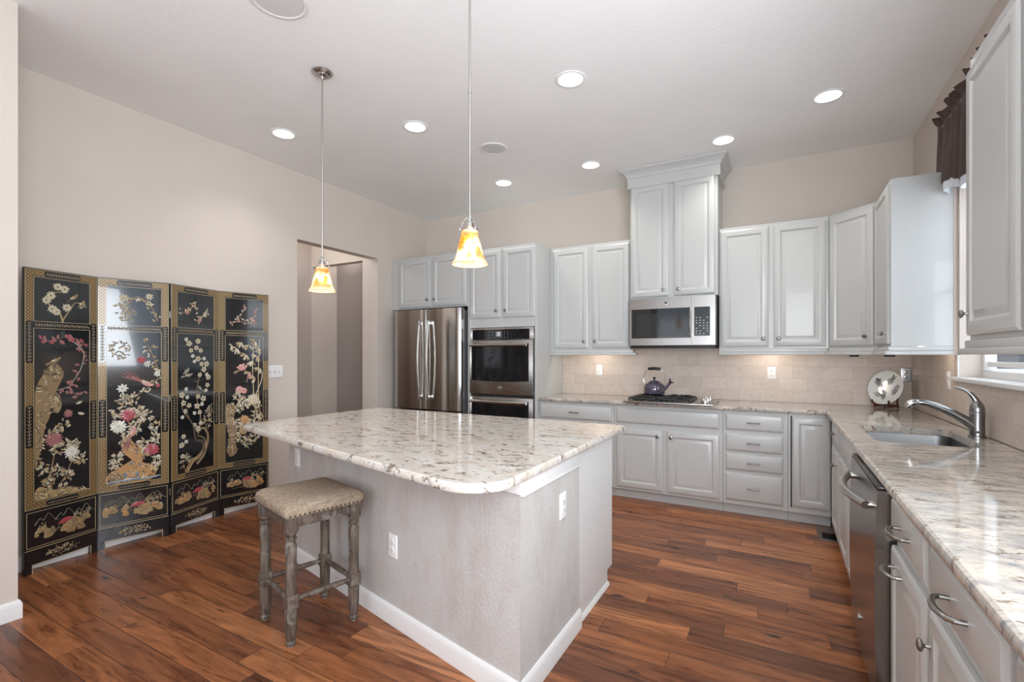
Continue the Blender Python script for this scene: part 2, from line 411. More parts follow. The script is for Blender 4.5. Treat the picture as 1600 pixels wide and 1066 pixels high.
# ------------------------------------------------------------------ cabinets
def panel_bm(bm, x0, x1, z0, z1, prof, yb=0.0, mi=0):
    """prof = [(inset, height above back)]; front faces -y"""
    rings = [[(x0 + d, yb - y, z0 + d), (x1 - d, yb - y, z0 + d), (x1 - d, yb - y, z1 - d), (x0 + d, yb - y, z1 - d)] for d, y in prof]
    ringloft(bm, rings, mi)
DOOR = [(0, 0), (0, .012), (.002, .015), (.009, .018), (.013, .020), (.050, .020), (.054, .0165), (.058, .013), (.061, .0105), (.064, .0105), (.070, .0125), (.086, .0175), (.089, .0185), (.092, .0185)]
FLAT = [(0, 0), (0, .010), (.003, .013), (.010, .0165), (.013, .019), (.016, .020)]
def knob_bm(x, z, y=-.020):
    bm = bmesh.new(); lathe(bm, [(.007, 0), (.0055, .004), (.0045, .010), (.006, .013), (.0145, .017), (.0165, .021), (.0145, .025), (.008, .0275), (.0, .028)][:-1] + [(.002, .028)], 18, T(x, y, z) @ RX(PI / 2)); return bm
def pull_bm(x, z, L=.10, y=-.020, style='twist'):
    bm = bmesh.new()
    if style == 'twist':
        for s in (-1, 1): tube(bm, [(x + s * L * .42, y, z), (x + s * L * .42, y - .022, z)], .005, 8)
        pts = [(x - L / 2 + L * k / 14, y - .022 - .004 * math.sin(PI * k / 14), z) for k in range(15)]
        tube(bm, pts, [.0045 + .0018 * (k % 2) if 2 < k < 12 else .0055 for k in range(15)], 8)
    else:
        pts = [(x - L / 2, y, z), (x - L / 2, y - .020, z)] + [(x - L / 2 + L * t, y - .028 - .014 * math.sin(PI * t), z) for t in (.08, .2, .35, .5, .65, .8, .92)] + [(x + L / 2, y - .020, z), (x + L / 2, y, z)]
        tube(bm, pts, [.006, .006, .0065, .0065, .0075, .008, .0075, .0065, .0065, .006, .006], 10, flat=1.0)
    return bm
def cabinet(name, label, cat, loc, rz, w, z0, z1, depth, doors=(), drawers=(), toe=0, rail=0, group=None, side=None, railx=(0, 0), body_d=None):
    """local x 0..w left to right, front at y=0, body behind. doors: (x0,x1,z0,z1,knobx,knobz)"""
    t = thing(name, label, cat, (loc[0], loc[1], z0 if not toe else 0), rz, group)
    bz = z0 if not toe else 0
    bm = bmesh.new()
    B(bm, .0005, w - .0005, 0, depth, (toe if toe else z0) - bz, (.66 if name == 'sink_cabinet' else z1) - bz, .0015, seg=1)
    if name == 'sink_cabinet':
        B(bm, .0005, w - .0005, 0, .02, .6601, z1, .001, seg=1); B(bm, .0005, w - .0005, depth - .02, depth, .6601, z1); B(bm, .0005, .02, .0201, depth - .0201, .6601, z1); B(bm, w - .02, w - .0005, .0201, depth - .0201, .6601, z1)
    link('cabinet_body', bm, M_cab, t)
    if toe: link('toe_kick', box(.0005, w - .0005, .052, depth - .02, .0005, toe - .0005), M_cab, t)
    for d in doors:
        bm = bmesh.new(); panel_bm(bm, d[0], d[1], d[2] - bz, d[3] - bz, DOOR, -.0005); o = link('door', bm, M_cab, t)
        if len(d) > 4 and d[4] is not None:
            if len(d) > 6: link('handle', pull_bm(d[4], d[5] - bz, .10, style='arch'), M_pull, o)
            else: link('knob', knob_bm(d[4], d[5] - bz), M_knob, o)
    for d in drawers:
        bm = bmesh.new(); panel_bm(bm, d[0], d[1], d[2] - bz, d[3] - bz, FLAT, -.0005); o = link(d[5] if len(d) > 5 else 'drawer', bm, M_cab, t)
        if d[4]: link('handle', pull_bm((d[0] + d[1]) / 2, (d[2] + d[3]) / 2 - bz, .095 if d[4] == 'twist' else .12, style=d[4]), M_knob if d[4] == 'twist' else M_pull, o)
    if rail:
        bm = bmesh.new(); a, b = railx
        B(bm, -a * .5, w + b * .5, -.014, .05, -.030, -.0005, .003); B(bm, -a, w + b, -.030, .05, -.055, -.0305, .004)
        link('light_rail', bm, M_cab, t)
    return t
ZU, ZT = 1.400, 2.490
# upper run, left to right; x given in world for the back wall (rz=0), front at y=4.736
def up(x0, x1, y=4.736): return (x0, y, 0), x1 - x0
FX0, FX1, OX1 = XL + .002, -2.999, -2.151
YT = 4.395
loc, w = up(FX0, FX1, YT)
cabinet('fridge_cabinet', 'white two-door wall cabinet directly above the steel refrigerator', 'cabinet', loc, 0, w, 1.888, ZT, YB - YT - .001,
        [(-3.985 - FX0, -3.505 - FX0, 1.905, 2.462, -3.545 - FX0, 1.985), (-3.478 - FX0, -3.012 - FX0, 1.905, 2.462, -3.443 - FX0, 1.985)])
# tall oven cabinet built as panels round the ovens
t = thing('oven_cabinet', 'tall white cabinet that houses the double wall oven right of the refrigerator', 'cabinet', (FX1 + .001, YT, 0))
w = OX1 - FX1 - .001; D = YB - YT - .001
bm = bmesh.new()
B(bm, 0, .040, 0, D, 0.001, ZT, .0015, seg=1); B(bm, w - .026, w, 0, D, .001, ZT, .0015, seg=1)
B(bm, .0405, w - .0265, 0, D, 1.640, ZT, .0015, seg=1); B(bm, .0405, w - .0265, 0, D, .10, .30, .0015, seg=1); B(bm, .0405, w - .0265, D - .02, D, .301, 1.639)
link('cabinet_body', bm, M_cab, t)
for x0, x1, kx in ((-2.962, -2.575, -2.618), (-2.549, -2.166, -2.505)):
    bm = bmesh.new(); panel_bm(bm, x0 - FX1, x1 - FX1, 1.742, 2.462, DOOR, -.0005); o = link('door', bm, M_cab, t); link('knob', knob_bm(kx - FX1, 1.815), M_knob, o)
bm = bmesh.new(); panel_bm(bm, .05, w - .04, .115, .285, FLAT, -.0005); link('drawer', bm, M_cab, t)

cabinet('wall_cabinet', 'white two-door wall cabinet between the oven tower and the microwave', 'cabinet', *[(-2.150, 4.736, 0), 0, .860], ZU, ZT, YB - 4.737,
        [(.035, .425, 1.418, 2.462, .385, 1.487), (.468, .850, 1.418, 2.462, .508, 1.487)], rail=1, railx=(0, .06))
# tall cabinet over the microwave with crown
t = cabinet('hood_cabinet', 'tallest white wall cabinet with crown moulding reaching the ceiling above the microwave', 'cabinet', (-1.262, 4.64, 0), 0, .785, 1.885, 2.968, YB - 4.641,
            [(.012, .362, 1.898, 2.955, .318, 1.955), (.410, .762, 1.898, 2.955, .452, 1.955)])
bm = bmesh.new()
def crown_ring(z, o): return [(-o, YB - 4.642, z), (-o, -o, z), (.785 + o, -o, z), (.785 + o, YB - 4.642, z)]
zz = [(2.950, .022), (2.962, .022), (3.045, .022), (3.050, .030), (3.062, .032), (3.085, .050), (3.108, .074), (3.113, .082), (3.133, .082)]
ringloft(bm, [[(x, y, z - 1.885) for x, y, z in crown_ring(z, o)] for z, o in zz]); link('crown_moulding', bm, M_cab, t)
cabinet('wall_cabinet', 'white two-door wall cabinet just right of the microwave', 'cabinet', (-.4755, 4.736, 0), 0, .834, ZU, ZT, YB - 4.737,
        [(.010, .395, 1.418, 2.462, .357, 1.487), (.435, .815, 1.418, 2.462, .472, 1.487)], rail=1, railx=(0, -.02))
# diagonal corner
t = thing('corner_cabinet', 'white single-door diagonal wall cabinet in the back right corner', 'cabinet', (.36, 4.736, ZU), -PI / 4)
dl = math.hypot(.276, .276); inv = Matrix.Rotation(PI / 4, 4, 'Z') @ Matrix.Translation((-.36, -4.736, 0))
bm = bmesh.new(); poly = [(.36, 4.736), (.636, 4.460), (XR - .001, 4.460), (XR - .001, YB - .001), (.36, YB - .001)]
ringloft(bm, [[inv @ Vector((x, y, z)) for x, y in poly] for z in (0, ZT - ZU)]); link('cabinet_body', bm, M_cab, t)
bm = bmesh.new(); panel_bm(bm, .014, dl - .014, .018, 1.062, DOOR, -.0005); o = link('door', bm, M_cab, t); link('knob', knob_bm(dl - .062, .087), M_knob, o)
bm = bmesh.new(); B(bm, .006, dl - .006, -.014, .04, -.030, -.0005, .003); B(bm, -.006, dl + .006, -.026, .04, -.055, -.0305, .004); link('light_rail', bm, M_cab, t)
# narrow one on the right wall; local x runs towards the camera
t = cabinet('wall_cabinet', 'narrow white wall cabinet whose plain side faces the sink window', 'cabinet', (.636, 4.459, 0), -PI / 2, .529, ZU, ZT, .309,
        [(.04, .505, 1.418, 2.462, .46, 1.487)], rail=1, railx=(-.03, -.018))
bm = bmesh.new(); B(bm, .5120, .535, -.030, .309, -.055, -.0305, .004); B(bm, .5215, .532, -.014, .309, -.030, -.0005, .003); link('light_rail', bm, M_cab, t)
link('filler_strip', box(.510, .5285, .3095, .3295, -.055, ZT - ZU), M_wall, t, label='beige strip between cabinet side and wall')
# near upper cabinet on the right wall
t = cabinet('wall_cabinet', 'large white wall cabinet at the right edge of the photo near the camera', 'cabinet', (.646, 2.485, 0), -PI / 2, .965, ZU, ZT - .01, XR - .647,
        [(.022, .485, 1.418, 2.425, .055, 1.500), (.515, .945, 1.418, 2.425, .915, 1.500)], rail=1, railx=(.02, 0))

# ------------------------------------------------------------------ base cabinets (back run; face at y=4.456)
YF = 4.456; DB = YB - YF - .002; KT = .087; TB = .878
def bx(x): return x
x0 = -2.150
cabinet('base_cabinet', 'white base cabinet with one long drawer next to the oven tower', 'cabinet', (x0, YF, 0), 0, .785, 0, TB, DB, [(.015, .365, .113, .665, .33, .60), (.395, .745, .113, .665, .43, .60)], [(.015, .760, .713, .850, 'twist')], toe=KT)
x0 = -1.364
cabinet('base_cabinet', 'white base cabinet below the cooktop with two doors and a blank front', 'cabinet', (x0, YF, 0), 0, .945, 0, TB, DB,
        [(.024, .447, .113, .662, .408, .610), (.486, .920, .113, .662, .523, .610)], [(.024, .920, .713, .851, None, 'false_front')], toe=KT)
x0 = -.418
cabinet('drawer_cabinet', 'white base cabinet with a stack of four drawers', 'cabinet', (x0, YF, 0), 0, .480, 0, TB, DB, [],
        [(.022, .447, a, b, 'twist') for a, b in ((.716, .852), (.541, .685), (.380, .517), (.125, .354))], toe=KT)
x0 = .063
t = cabinet('base_cabinet', 'white corner base cabinet with a narrow plain door without a knob', 'cabinet', (x0, YF, 0), 0, .292, 0, TB, DB, [(.028, .285, .135, .850)], toe=KT)
link('gap_shade_strip', box(.018, .028, -.003, -.0005, .125, .858), M_rubber, t, label='dark strip standing in for shade in the gap beside the door')  # gap shade drawn as a solid black strip
# right run; face x=.356, local x toward camera
XFc = .356; DR = XR - XFc - .002
def rbase(name, label, ya, yb, doors, drawers, **k):
    """doors/drawers given with world y (far, near)"""
    w = ya - yb
    dd = [tuple([ya - d[0], ya - d[1], d[2], d[3]] + ([ya - d[4], d[5]] + list(d[6:]) if len(d) > 4 else [])) for d in doors]
    dw = [tuple([ya - d[0], ya - d[1]] + list(d[2:])) for d in drawers]
    return cabinet(name, label, 'cabinet', (XFc, ya, 0), -PI / 2, w, 0, TB, DR, dd, dw, toe=KT, **k)
rbase('base_cabinet', 'narrow white base cabinet at the inner corner under the right counter', 4.434, 3.765, [(4.20, 3.785, .113, .690, 3.90, .600)], [(4.20, 3.785, .733, .860, 'twist')])
rbase('sink_cabinet', 'white two-door sink base cabinet beside the dishwasher', 3.764, 2.80, [(3.735, 3.325, .113, .690, 3.40, .600), (3.285, 2.835, .113, .690, 3.315, .600)], [(3.735, 2.850, .733, .860, None, 'false_front')])
rbase('base_cabinet', 'white base cabinet beside the dishwasher with a drawer above a pull-out door', 2.095, 1.622, [(2.085, 1.645, .113, .690, 1.96, .640, 'arch')], [(2.085, 1.645, .728, .860, 'arch')])
rbase('base_cabinet', 'white drawer and door base cabinet nearest the camera on the right', 1.621, 1.105, [(1.605, 1.130, .113, .690, 1.585, .60)], [(1.605, 1.130, .728, .860, 'arch')])
rbase('base_cabinet', 'white base cabinet cut off by the lower right corner of the photo', 1.104, .55, [(1.09, .57, .113, .690, .62, .60)], [(1.09, .57, .728, .860, 'arch')])

# ------------------------------------------------------------------ countertops
EDGE = [(.010, .8785), (.003, .8815), (0, .888), (0, .901), (.003, .909), (.010, .9138)]
bm = bmesh.new()
outer = fillet([(-2.1495, 4.418), (.318, 4.418), (.318, .45), (XR - .011, .45), (XR - .011, YB - .011), (-2.1495, YB - .011)], [0, .012, .01, 0, 0, 0], 4)
SX0, SX1, SY0, SY1 = .425, .845, 2.98, 3.63
slab(bm, [Vector(p) for p in outer], [rrect(SX0, SX1, SY0, SY1, .055)], EDGE)
tag(link('countertop', bm, M_gran2), 'L-shaped speckled stone countertop along the back and right walls', 'countertop')

fx0, fy0, fm = -1.985, 1.881, -.236
def fl(x): return fy0 + fm * (x - fx0)
bm = bmesh.new()
outer = fillet([(-2.925, 1.792), (-.806, 1.268), (-.818, 2.918), (-2.895, 2.925)], [.06, .16, .04, .05], 10)
slab(bm, [Vector(p) for p in outer], [], EDGE)
tag(link('island_countertop', bm, M_gran), 'polished speckled cream stone top of the kitchen island with rounded corners', 'countertop')

# ------------------------------------------------------------------ island
isl = thing('kitchen_island', 'kitchen island with textured beige plaster sides under a cream stone top', 'island', (-1.85, 2.25, 0))
io = lambda v: v  # local helper
def loc_poly(bm, poly, z0, z1):
    ringloft(bm, [[(x + 1.85, y - 2.25, z) for x, y in poly] for z in (z0, z1)])
xa, xb = -2.862, -.862
bm = bmesh.new(); loc_poly(bm, [(xa, fl(xa)), (xb, fl(xb)), (xb, 2.232), (xa, 2.232)], .0005, .878); link('knee_wall', bm, M_island, isl)
bm = bmesh.new(); loc_poly(bm, [(xa + .02, 2.2325), (-.8725, 2.2325), (-.8725, 2.80), (xa + .02, 2.80)], .095, .878); loc_poly(bm, [(xa + .03, 2.2325), (-.878, 2.2325), (-.878, 2.73), (xa + .03, 2.73)], .0005, .094)
link('cabinet_body', bm, mat('island_panel_white', (.70, .70, .69), .35), isl)
bm = bmesh.new()
for a, b in ((-2.80, -2.35), (-2.33, -1.87), (-1.85, -1.39), (-1.37, -.90)): B(bm, a + 1.85, b + 1.85, .5505, .570, .11, .86, .003)
link('door_panel', bm, M_cab, isl)
bm = baseboard('b', [(xa, 2.231), (xa, fl(xa)), (xb, fl(xb)), (xb, 2.236)], side=-1, t=.014, h=.095)
for v in bm.verts: v.co.x += 1.85; v.co.y -= 2.25
link('baseboard', bm, M_trim, isl, label='white baseboard')
bm = baseboard('b', [(-.878, 2.237), (-.878, 2.735)], side=-1, t=.012, h=.022)
for v in bm.verts: v.co.x += 1.85; v.co.y -= 2.25
link('shoe_moulding', bm, M_trim, isl)
bm = bmesh.new(); B(bm, xb + 1.8505, xb + 1.862, fl(xb) - 2.25, -.02, .812, .877, .003); B(bm, xb + 1.8505, xb + 1.866, fl(xb) - 2.25, -.02, .803, .8115, .002)
M_ = T(xb + 1.85, fl(xb) - 2.25, 0) @ RZ(math.atan(fm))
B(bm, -.16, .012, -.011, -.0005, .812, .877, .003, M=M_)
link('top_trim', bm, M_trim, isl)

# ------------------------------------------------------------------ outlets and switches
def outlet(label, loc, rz, m=M_plate, cat='outlet', kind='duplex', w=.072, h=.116, group=None):
    t = thing('wall_outlet' if kind != 'switch' else 'light_switch', label, cat, loc, rz)
    bm = bmesh.new(); panel_bm(bm, -w / 2, w / 2, -h / 2, h / 2, [(0, 0), (0, .003), (.003, .006), (.005, .0065)], -.0005); link('cover_plate', bm, m, t)
    if kind == 'duplex':
        for s in (-1, 1):
            bm = bmesh.new(); lathe(bm, [(.0165, 0), (.0165, .0015), (.015, .0022)], 20, T(0, -.0068, s * .0195) @ RX(PI / 2)); o = link('socket', bm, m, t)
            bm = bmesh.new()
            for q in (-1, 1): B(bm, q * .006 - .001, q * .006 + .001, -.0096, -.0091, s * .0195 - .001, s * .0195 + .007)
            B(bm, -.002, .002, -.0096, -.0091, s * .0195 - .010, s * .0195 - .006); link('slots', bm, M_slot, o)
    else:
        n = int(round(w / .046)) - 0
        for k in range(3):
            x = (k - 1) * .046
            link('toggle', box(x - .004, x + .004, -.016, -.007, -.004, .010, .001), m, t); 
            link('switch_slot', box(x - .006, x + .006, -.0078, -.0070, -.013, .013), M_grey, t)
    return t
yo = YB - .0105
outlet('white duplex outlet on the backsplash left of the cooktop', (-1.716, yo, 1.182), 0)
outlet('white duplex outlet on the backsplash right of the cooktop', (-.060, yo, 1.180), 0)
outlet('grey outlet on the backsplash partly behind the decorative plate', (.915, yo, 1.182), 0, M_grey)
outlet('white outlet on the right wall tiles beside the window sill', (XR - .0105, 4.062, 1.182), -PI / 2)
outlet('white outlet low on the plaster front of the island', (-1.681, fl(-1.681) - .001, .393), math.atan(fm))
outlet('white outlet high on the island front near its left end', (-2.738, fl(-2.738) - .001, .680), math.atan(fm))
outlet('white outlet on the right end wall of the island', (xb + .001, 2.02, .660), PI / 2)
outlet('white triple toggle switch plate on the wall right of the folding screen', (XL + .001, 2.843, 1.190), PI / 2, cat='switch', kind='switch', w=.165, h=.116)

# ------------------------------------------------------------------ badge
def badge(parent, x, y, z, r=.016):
    bm = bmesh.new(); M_b = T(x, y, z) @ RX(PI / 2)
    lathe(bm, [(r, 0), (r, .0015), (r * .93, .0028), (r * .8, .0030)], 24, M_b, 0)
    lathe(bm, [(r * .79, .0020), (r * .79, .0034)], 24, M_b, 1)
    pts = [(x + r * .5 * math.cos(a), y - .0038, z + r * .5 * math.sin(a)) for a in [PI * .25 + k * PI * .18 for k in range(9)]]
    tube(bm, pts, r * .07, 6, 0); tube(bm, [(x + r * .05, y - .0038, z), (x + r * .5, y - .0038, z + r * .05), (x + r * .3, y - .0038, z - r * .45)], r * .07, 6, 0)
    link('badge', bm, [M_chrome, M_black], parent)

# ------------------------------------------------------------------ refrigerator (local x 0..w, front y=0)
rf = thing('refrigerator', 'stainless steel french door refrigerator left of the wall ovens', 'refrigerator', (-3.962, 4.28, 0))
RW = .950
link('fridge_body', box(.012, RW - .012, .075, .74, .02, 1.845, .004), M_out, rf)
def bowed(bm, x0, x1, z0, z1, bow=.022, t=.062, n=14):
    rings = []
    for k in range(n + 1):
        u = k / n; x = x0 + (x1 - x0) * u; e = 1 - (2 * u - 1) ** 2; y = -bow * e
        c = .008 * (1 if k in (0, n) else 0)
        rings.append([(x, y + c, z0), (x, y + c, z1), (x, t, z1), (x, t, z0)])
    ringloft(bm, rings)
for s, (a, b) in enumerate(((0, .472), (.478, RW))):
    bm = bmesh.new(); bowed(bm, a, b, .735, 1.862); o = link('door', bm, M_steelv, rf)
    hx = (a + b) / 2 + (.175 if s == 0 else -.175)
    bm = bmesh.new()
    pts = [(hx, -.050 - .030 * math.sin(PI * k / 16), .85 + .88 * k / 16) for k in range(17)]
    tube(bm, pts, .013, 12, flat=.8)
    for z in (.872, 1.708): B(bm, hx - .011, hx + .011, -.052, .0, z - .022, z + .022, .003)
    link('handle', bm, M_chrome if False else M_nickel, o)
    link('hinge_cap', box(a + .02 if s == 0 else b - .08, a + .08 if s == 0 else b - .02, .02, .09, 1.8625, 1.875, .003), M_rubber, o)
    if s == 1: badge(o, b - .105, -.006, 1.782, .021)
bm = bmesh.new(); bowed(bm, 0, RW, .06, .722); o = link('freezer_drawer', bm, M_steelv, rf)
bm = bmesh.new(); tube(bm, [(RW / 2 - .36 + .72 * k / 12, -.058 - .02 * math.sin(PI * k / 12), .66) for k in range(13)], .013, 12)
for x in (RW / 2 - .34, RW / 2 + .34): B(bm, x - .02, x + .02, -.055, 0, .649, .671, .003)
link('handle', bm, M_nickel, o)
link('kick_grille', box(.03, RW - .03, .03, .074, .0005, .055), M_rubber, rf)

# ------------------------------------------------------------------ double wall oven
ov = thing('wall_oven', 'stainless steel double wall oven with dark glass doors', 'oven', (-2.956, 4.394, .302))
OWd = .774
link('oven_body', box(.004, OWd - .004, .002, .55, .001, 1.331), M_out, ov)
bm = bmesh.new(); B(bm, -.0, OWd, -.012, .0015, 1.203, 1.333, .003); link('control_panel', bm, M_steel, ov)
cp = link('panel_glass', box(.030, OWd - .048, -.0135, -.0125, 1.209, 1.315), M_glassblk, ov)
bm = bmesh.new()
for i in range(7):
    for j in range(3):
        if i in (3,): continue
        B(bm, .24 + i * .038, .248 + i * .038, -.0142, -.0137, 1.228 + j * .028, 1.234 + j * .028)
B(bm, .335, .385, -.0142, -.0137, 1.24, 1.29)
B(bm, .22, .50, -.0139, -.01355, 1.218, 1.305, mi=1)
link('keypad', bm, [M_disp, M_glassblk], ov)
def oven_door(z0, z1, low):
    bm = bmesh.new(); B(bm, .002, OWd - .002, -.030, .001, z0, z1, .005); o = link('door', bm, M_steel, ov)
    wz0 = z0 + (.145 if not low else .06)
    bm = bmesh.new(); n = 12; rings = []
    for k in range(n + 1):
        x = .030 + (OWd - .078) * k / n; u = 2 * k / n - 1; zb = wz0 - .010 * (1 - u * u)
        rings.append([(x, -.0318, zb), (x, -.0318, z1 - .035), (x, -.0302, z1 - .035), (x, -.0302, zb)])
    ringloft(bm, rings); link('oven_window', bm, M_glassblk, o)
    bm = bmesh.new(); zh = z1 - .048
    tube(bm, [(.035 + (OWd - .09) * k / 12, -.068 - .012 * math.sin(PI * k / 12), zh) for k in range(13)], .0145, 12, flat=1.15)
    for x in (.06, OWd - .08): B(bm, x - .012, x + .012, -.066, -.030, zh - .010, zh + .010, .003)
    link('handle', bm, M_steel, o)
    if not low: badge(o, OWd / 2 - .005, -.0305, z0 + .068, .022)
oven_door(.628, 1.198, False); oven_door(.06, .598, True)
link('vent_strip', box(.01, OWd - .01, -.010, .001, .600, .626), M_rubber, ov)

# ------------------------------------------------------------------ microwave
mw = thing('microwave', 'stainless steel over-the-range microwave below the tallest cabinet', 'microwave', (-1.258, 4.610, 1.433))
MWw, MH = .768, .449
link('microwave_body', box(0, MWw, .012, .44, 0, MH, .003), M_out, mw)
bm = bmesh.new()
def face(bm, x0, x1, z0, z1, y0=-.018, bow=.012, n=10, yb=.0115, X0=0, X1=MWw):
    rings = []
    for k in range(n + 1):
        x = x0 + (x1 - x0) * k / n; u = 2 * (x - X0) / (X1 - X0) - 1; y = y0 - bow * (1 - u * u)
        rings.append([(x, y, z0), (x, y, z1), (x, yb, z1), (x, yb, z0)])
    ringloft(bm, rings)
face(bm, .002, .565, .003, MH - .002); dr = link('door', bm, M_steeld, mw)
bm = bmesh.new(); face(bm, .022, .553, .070, .345, -.0195, .0125, yb=-.0150); link('door_glass', bm, M_rubber, dr)
bm = bmesh.new(); face(bm, .024, .551, .072, .343, -.0205, .0125, yb=-.0195); link('door_window', bm, M_glassblk, dr)
bm = bmesh.new(); face(bm, .075, .545, .082, .300, -.0212, .0125, yb=-.0205); link('window_mesh', bm, M_mwglass, dr)
bm = bmesh.new(); tube(bm, [(.560, -.036 - .016 * math.sin(PI * k / 12), .075 + .275 * k / 12) for k in range(13)], .012, 12, flat=.8)
for z in (.09, .335): B(bm, .550, .570, -.040, -.020, z - .012, z + .012, .002)
link('handle', bm, M_chrome, dr); badge(dr, .345, -.0298, .395, .016)
bm = bmesh.new(); face(bm, .567, MWw - .002, .003, MH - .002); cpn = link('control_panel', bm, M_steeld, mw)
bm = bmesh.new(); face(bm, .590, .722, .085, .345, -.0195, .0125, yb=-.0150); link('panel_glass', bm, M_black, cpn)
bm = bmesh.new()
for j in range(7):
    for i in range(4):
        x = .604 + i * .030; z = .100 + j * .024; u = 2 * x / MWw - 1; y = -.0212 - .0125 * (1 - u * u)
        if (i + j) % 5 == 3: continue
        B(bm, x, x + .012, y, y + .0012, z, z + .008)
face(bm, .598, .712, .094, .262, -.0208, .0125, yb=-.0197)
for f in bm.faces:
    if abs(f.calc_center_median().y + .0205) < .02 and f.calc_area() > .0001: f.material_index = 1
link('keypad', bm, [M_disp, M_black], cpn)
bm = bmesh.new(); x = .622; B(bm, .615, .700, -.0285, -.0275, .300, .328); link('display', bm, mat('display_dark', (.01, .02, .03), .2), cpn)
link('vent_base', box(.01, MWw - .01, .0, .42, -.020, -.0005, .003), M_rubber, mw)

# ------------------------------------------------------------------ dishwasher
dw = thing('dishwasher', 'stainless steel dishwasher with a bowed handle under the right counter', 'dishwasher', (XFc, 2.795, 0), -PI / 2)
DWw = .695
link('dishwasher_body', box(.004, DWw - .004, .0, .57, .06, .872), M_rubber, dw)
bm = bmesh.new(); rings = []
for k in range(13):
    u = k / 12; z = .10 + .765 * u; y = -.052 - .010 * math.sin(PI * (u * .9 + .05))
    rings.append([(.006, y, z), (DWw - .006, y, z), (DWw - .006, -.001, z), (.006, -.001, z)])
ringloft(bm, rings); dd = link('door', bm, M_dw, dw)
link('door_edge', box(.006, DWw - .006, -.050, -.001, .8655, .8775, .001), M_black, dd)
bm = bmesh.new(); tube(bm, [(.085 + (DWw - .17) * k / 14, -.075 - .045 * math.sin(PI * k / 14), .790) for k in range(15)], .0165, 14, flat=.9)
for x in (.10, DWw - .10): lathe(bm, [(.014, 0), (.014, .035)], 14, T(x, -.052, .790) @ RX(PI / 2))
link('handle', bm, M_nickel, dd)
badge(dd, .30, -.0600, .235, .016)
link('kick_plate', box(.01, DWw - .01, .03, .05, .0005, .095), M_rubber, dw)

# ------------------------------------------------------------------ sink and faucet
bm = bmesh.new()
a = rrect(SX0 - .004, SX1 + .004, SY0 - .004, SY1 + .004, .058); b = rrect(SX0 + .012, SX1 - .012, SY0 + .012, SY1 - .012, .05); c = rrect(SX0 + .04, SX1 - .04, SY0 + .04, SY1 - .04, .04)
ao = rrect(SX0 - .02, SX1 + .02, SY0 - .02, SY1 + .02, .07)
cx, cy = (SX0 + SX1) / 2, (SY0 + SY1) / 2
L = lambda pl, z: [(x - cx, y - cy, z) for x, y in pl]
ringloft(bm, [L(ao, .160), L(ao, .1625), L(a, .1625), L(a, .155), L(b, .02), L(c, .003), L(c, 0), L(offset([Vector(p) for p in b], -.006), .018), L(offset([Vector(p) for p in a], -.008), .150), L(ao, .160)], cap0=False, cap1=False)
bmesh.ops.remove_doubles(bm, verts=bm.verts, dist=1e-5)
bm2 = bmesh.new()
vs = [bm.verts.new((p.x - cx, p.y - cy, .004)) for p in [Vector(q) for q in c]]; bm.faces.new(vs)
bm2.free()
sk = link('sink', bm, M_sink, recalc=False); tag(sk, 'undermount stainless steel sink set into the right counter', 'sink', (cx, cy, .878 - .163))
bm = bmesh.new(); lathe(bm, [(.045, .0045), (.045, .007), (.03, .008), (.028, .005)], 24); link('drain', bm, M_chrome, sk)

M_fauc = mat('faucet_nickel', (.27, .27, .27), .24, 1)
fc = thing('faucet', 'brushed nickel single-lever kitchen faucet behind the sink', 'faucet', (.905, 3.375, H))
bm = bmesh.new(); lathe(bm, [(.036, .0005), (.036, .006), (.031, .010), (.030, .08), (.031, .118), (.0325, .120), (.0325, .128), (.030, .131), (.031, .145), (.029, .160), (.022, .178), (.012, .190)], 28); link('faucet_body', bm, M_fauc, fc)
bm = bmesh.new(); pts = smooth_path([(.0, .0, .045), (-.045, -.004, .085), (-.10, -.006, .122), (-.165, -.008, .155), (-.215, -.010, .172), (-.245, -.010, .172)], 6)
n = len(pts); tube(bm, pts, [.026 - .010 * (k / (n - 1)) ** .7 for k in range(n)], 16); sp = link('spout', bm, M_fauc, fc)
bm = bmesh.new(); pts = smooth_path([(-.235, -.010, .172), (-.262, -.010, .170), (-.280, -.010, .160), (-.283, -.010, .142)], 5); n = len(pts)
tube(bm, pts, [.0155 + .004 * math.sin(PI * k / (n - 1)) for k in range(n)], 16); link('spray_head', bm, M_chrome, sp)
bm = bmesh.new(); pts = smooth_path([(.004, 0, .165), (-.006, 0, .195), (-.025, 0, .225), (-.052, 0, .246), (-.092, 0, .262)], 6); n = len(pts)
tube(bm, pts, [.022 - .0175 * (k / (n - 1)) ** .6 for k in range(n)], 14, flat=.7, up=(0, 1, 0)); link('lever_handle', bm, M_fauc, fc)
bm = bmesh.new(); lathe(bm, [(.006, 0), (.006, .003)], 12, T(-.006, -.030, .030) @ RX(PI / 2)); link('screw_cap', bm, M_rubber, fc)

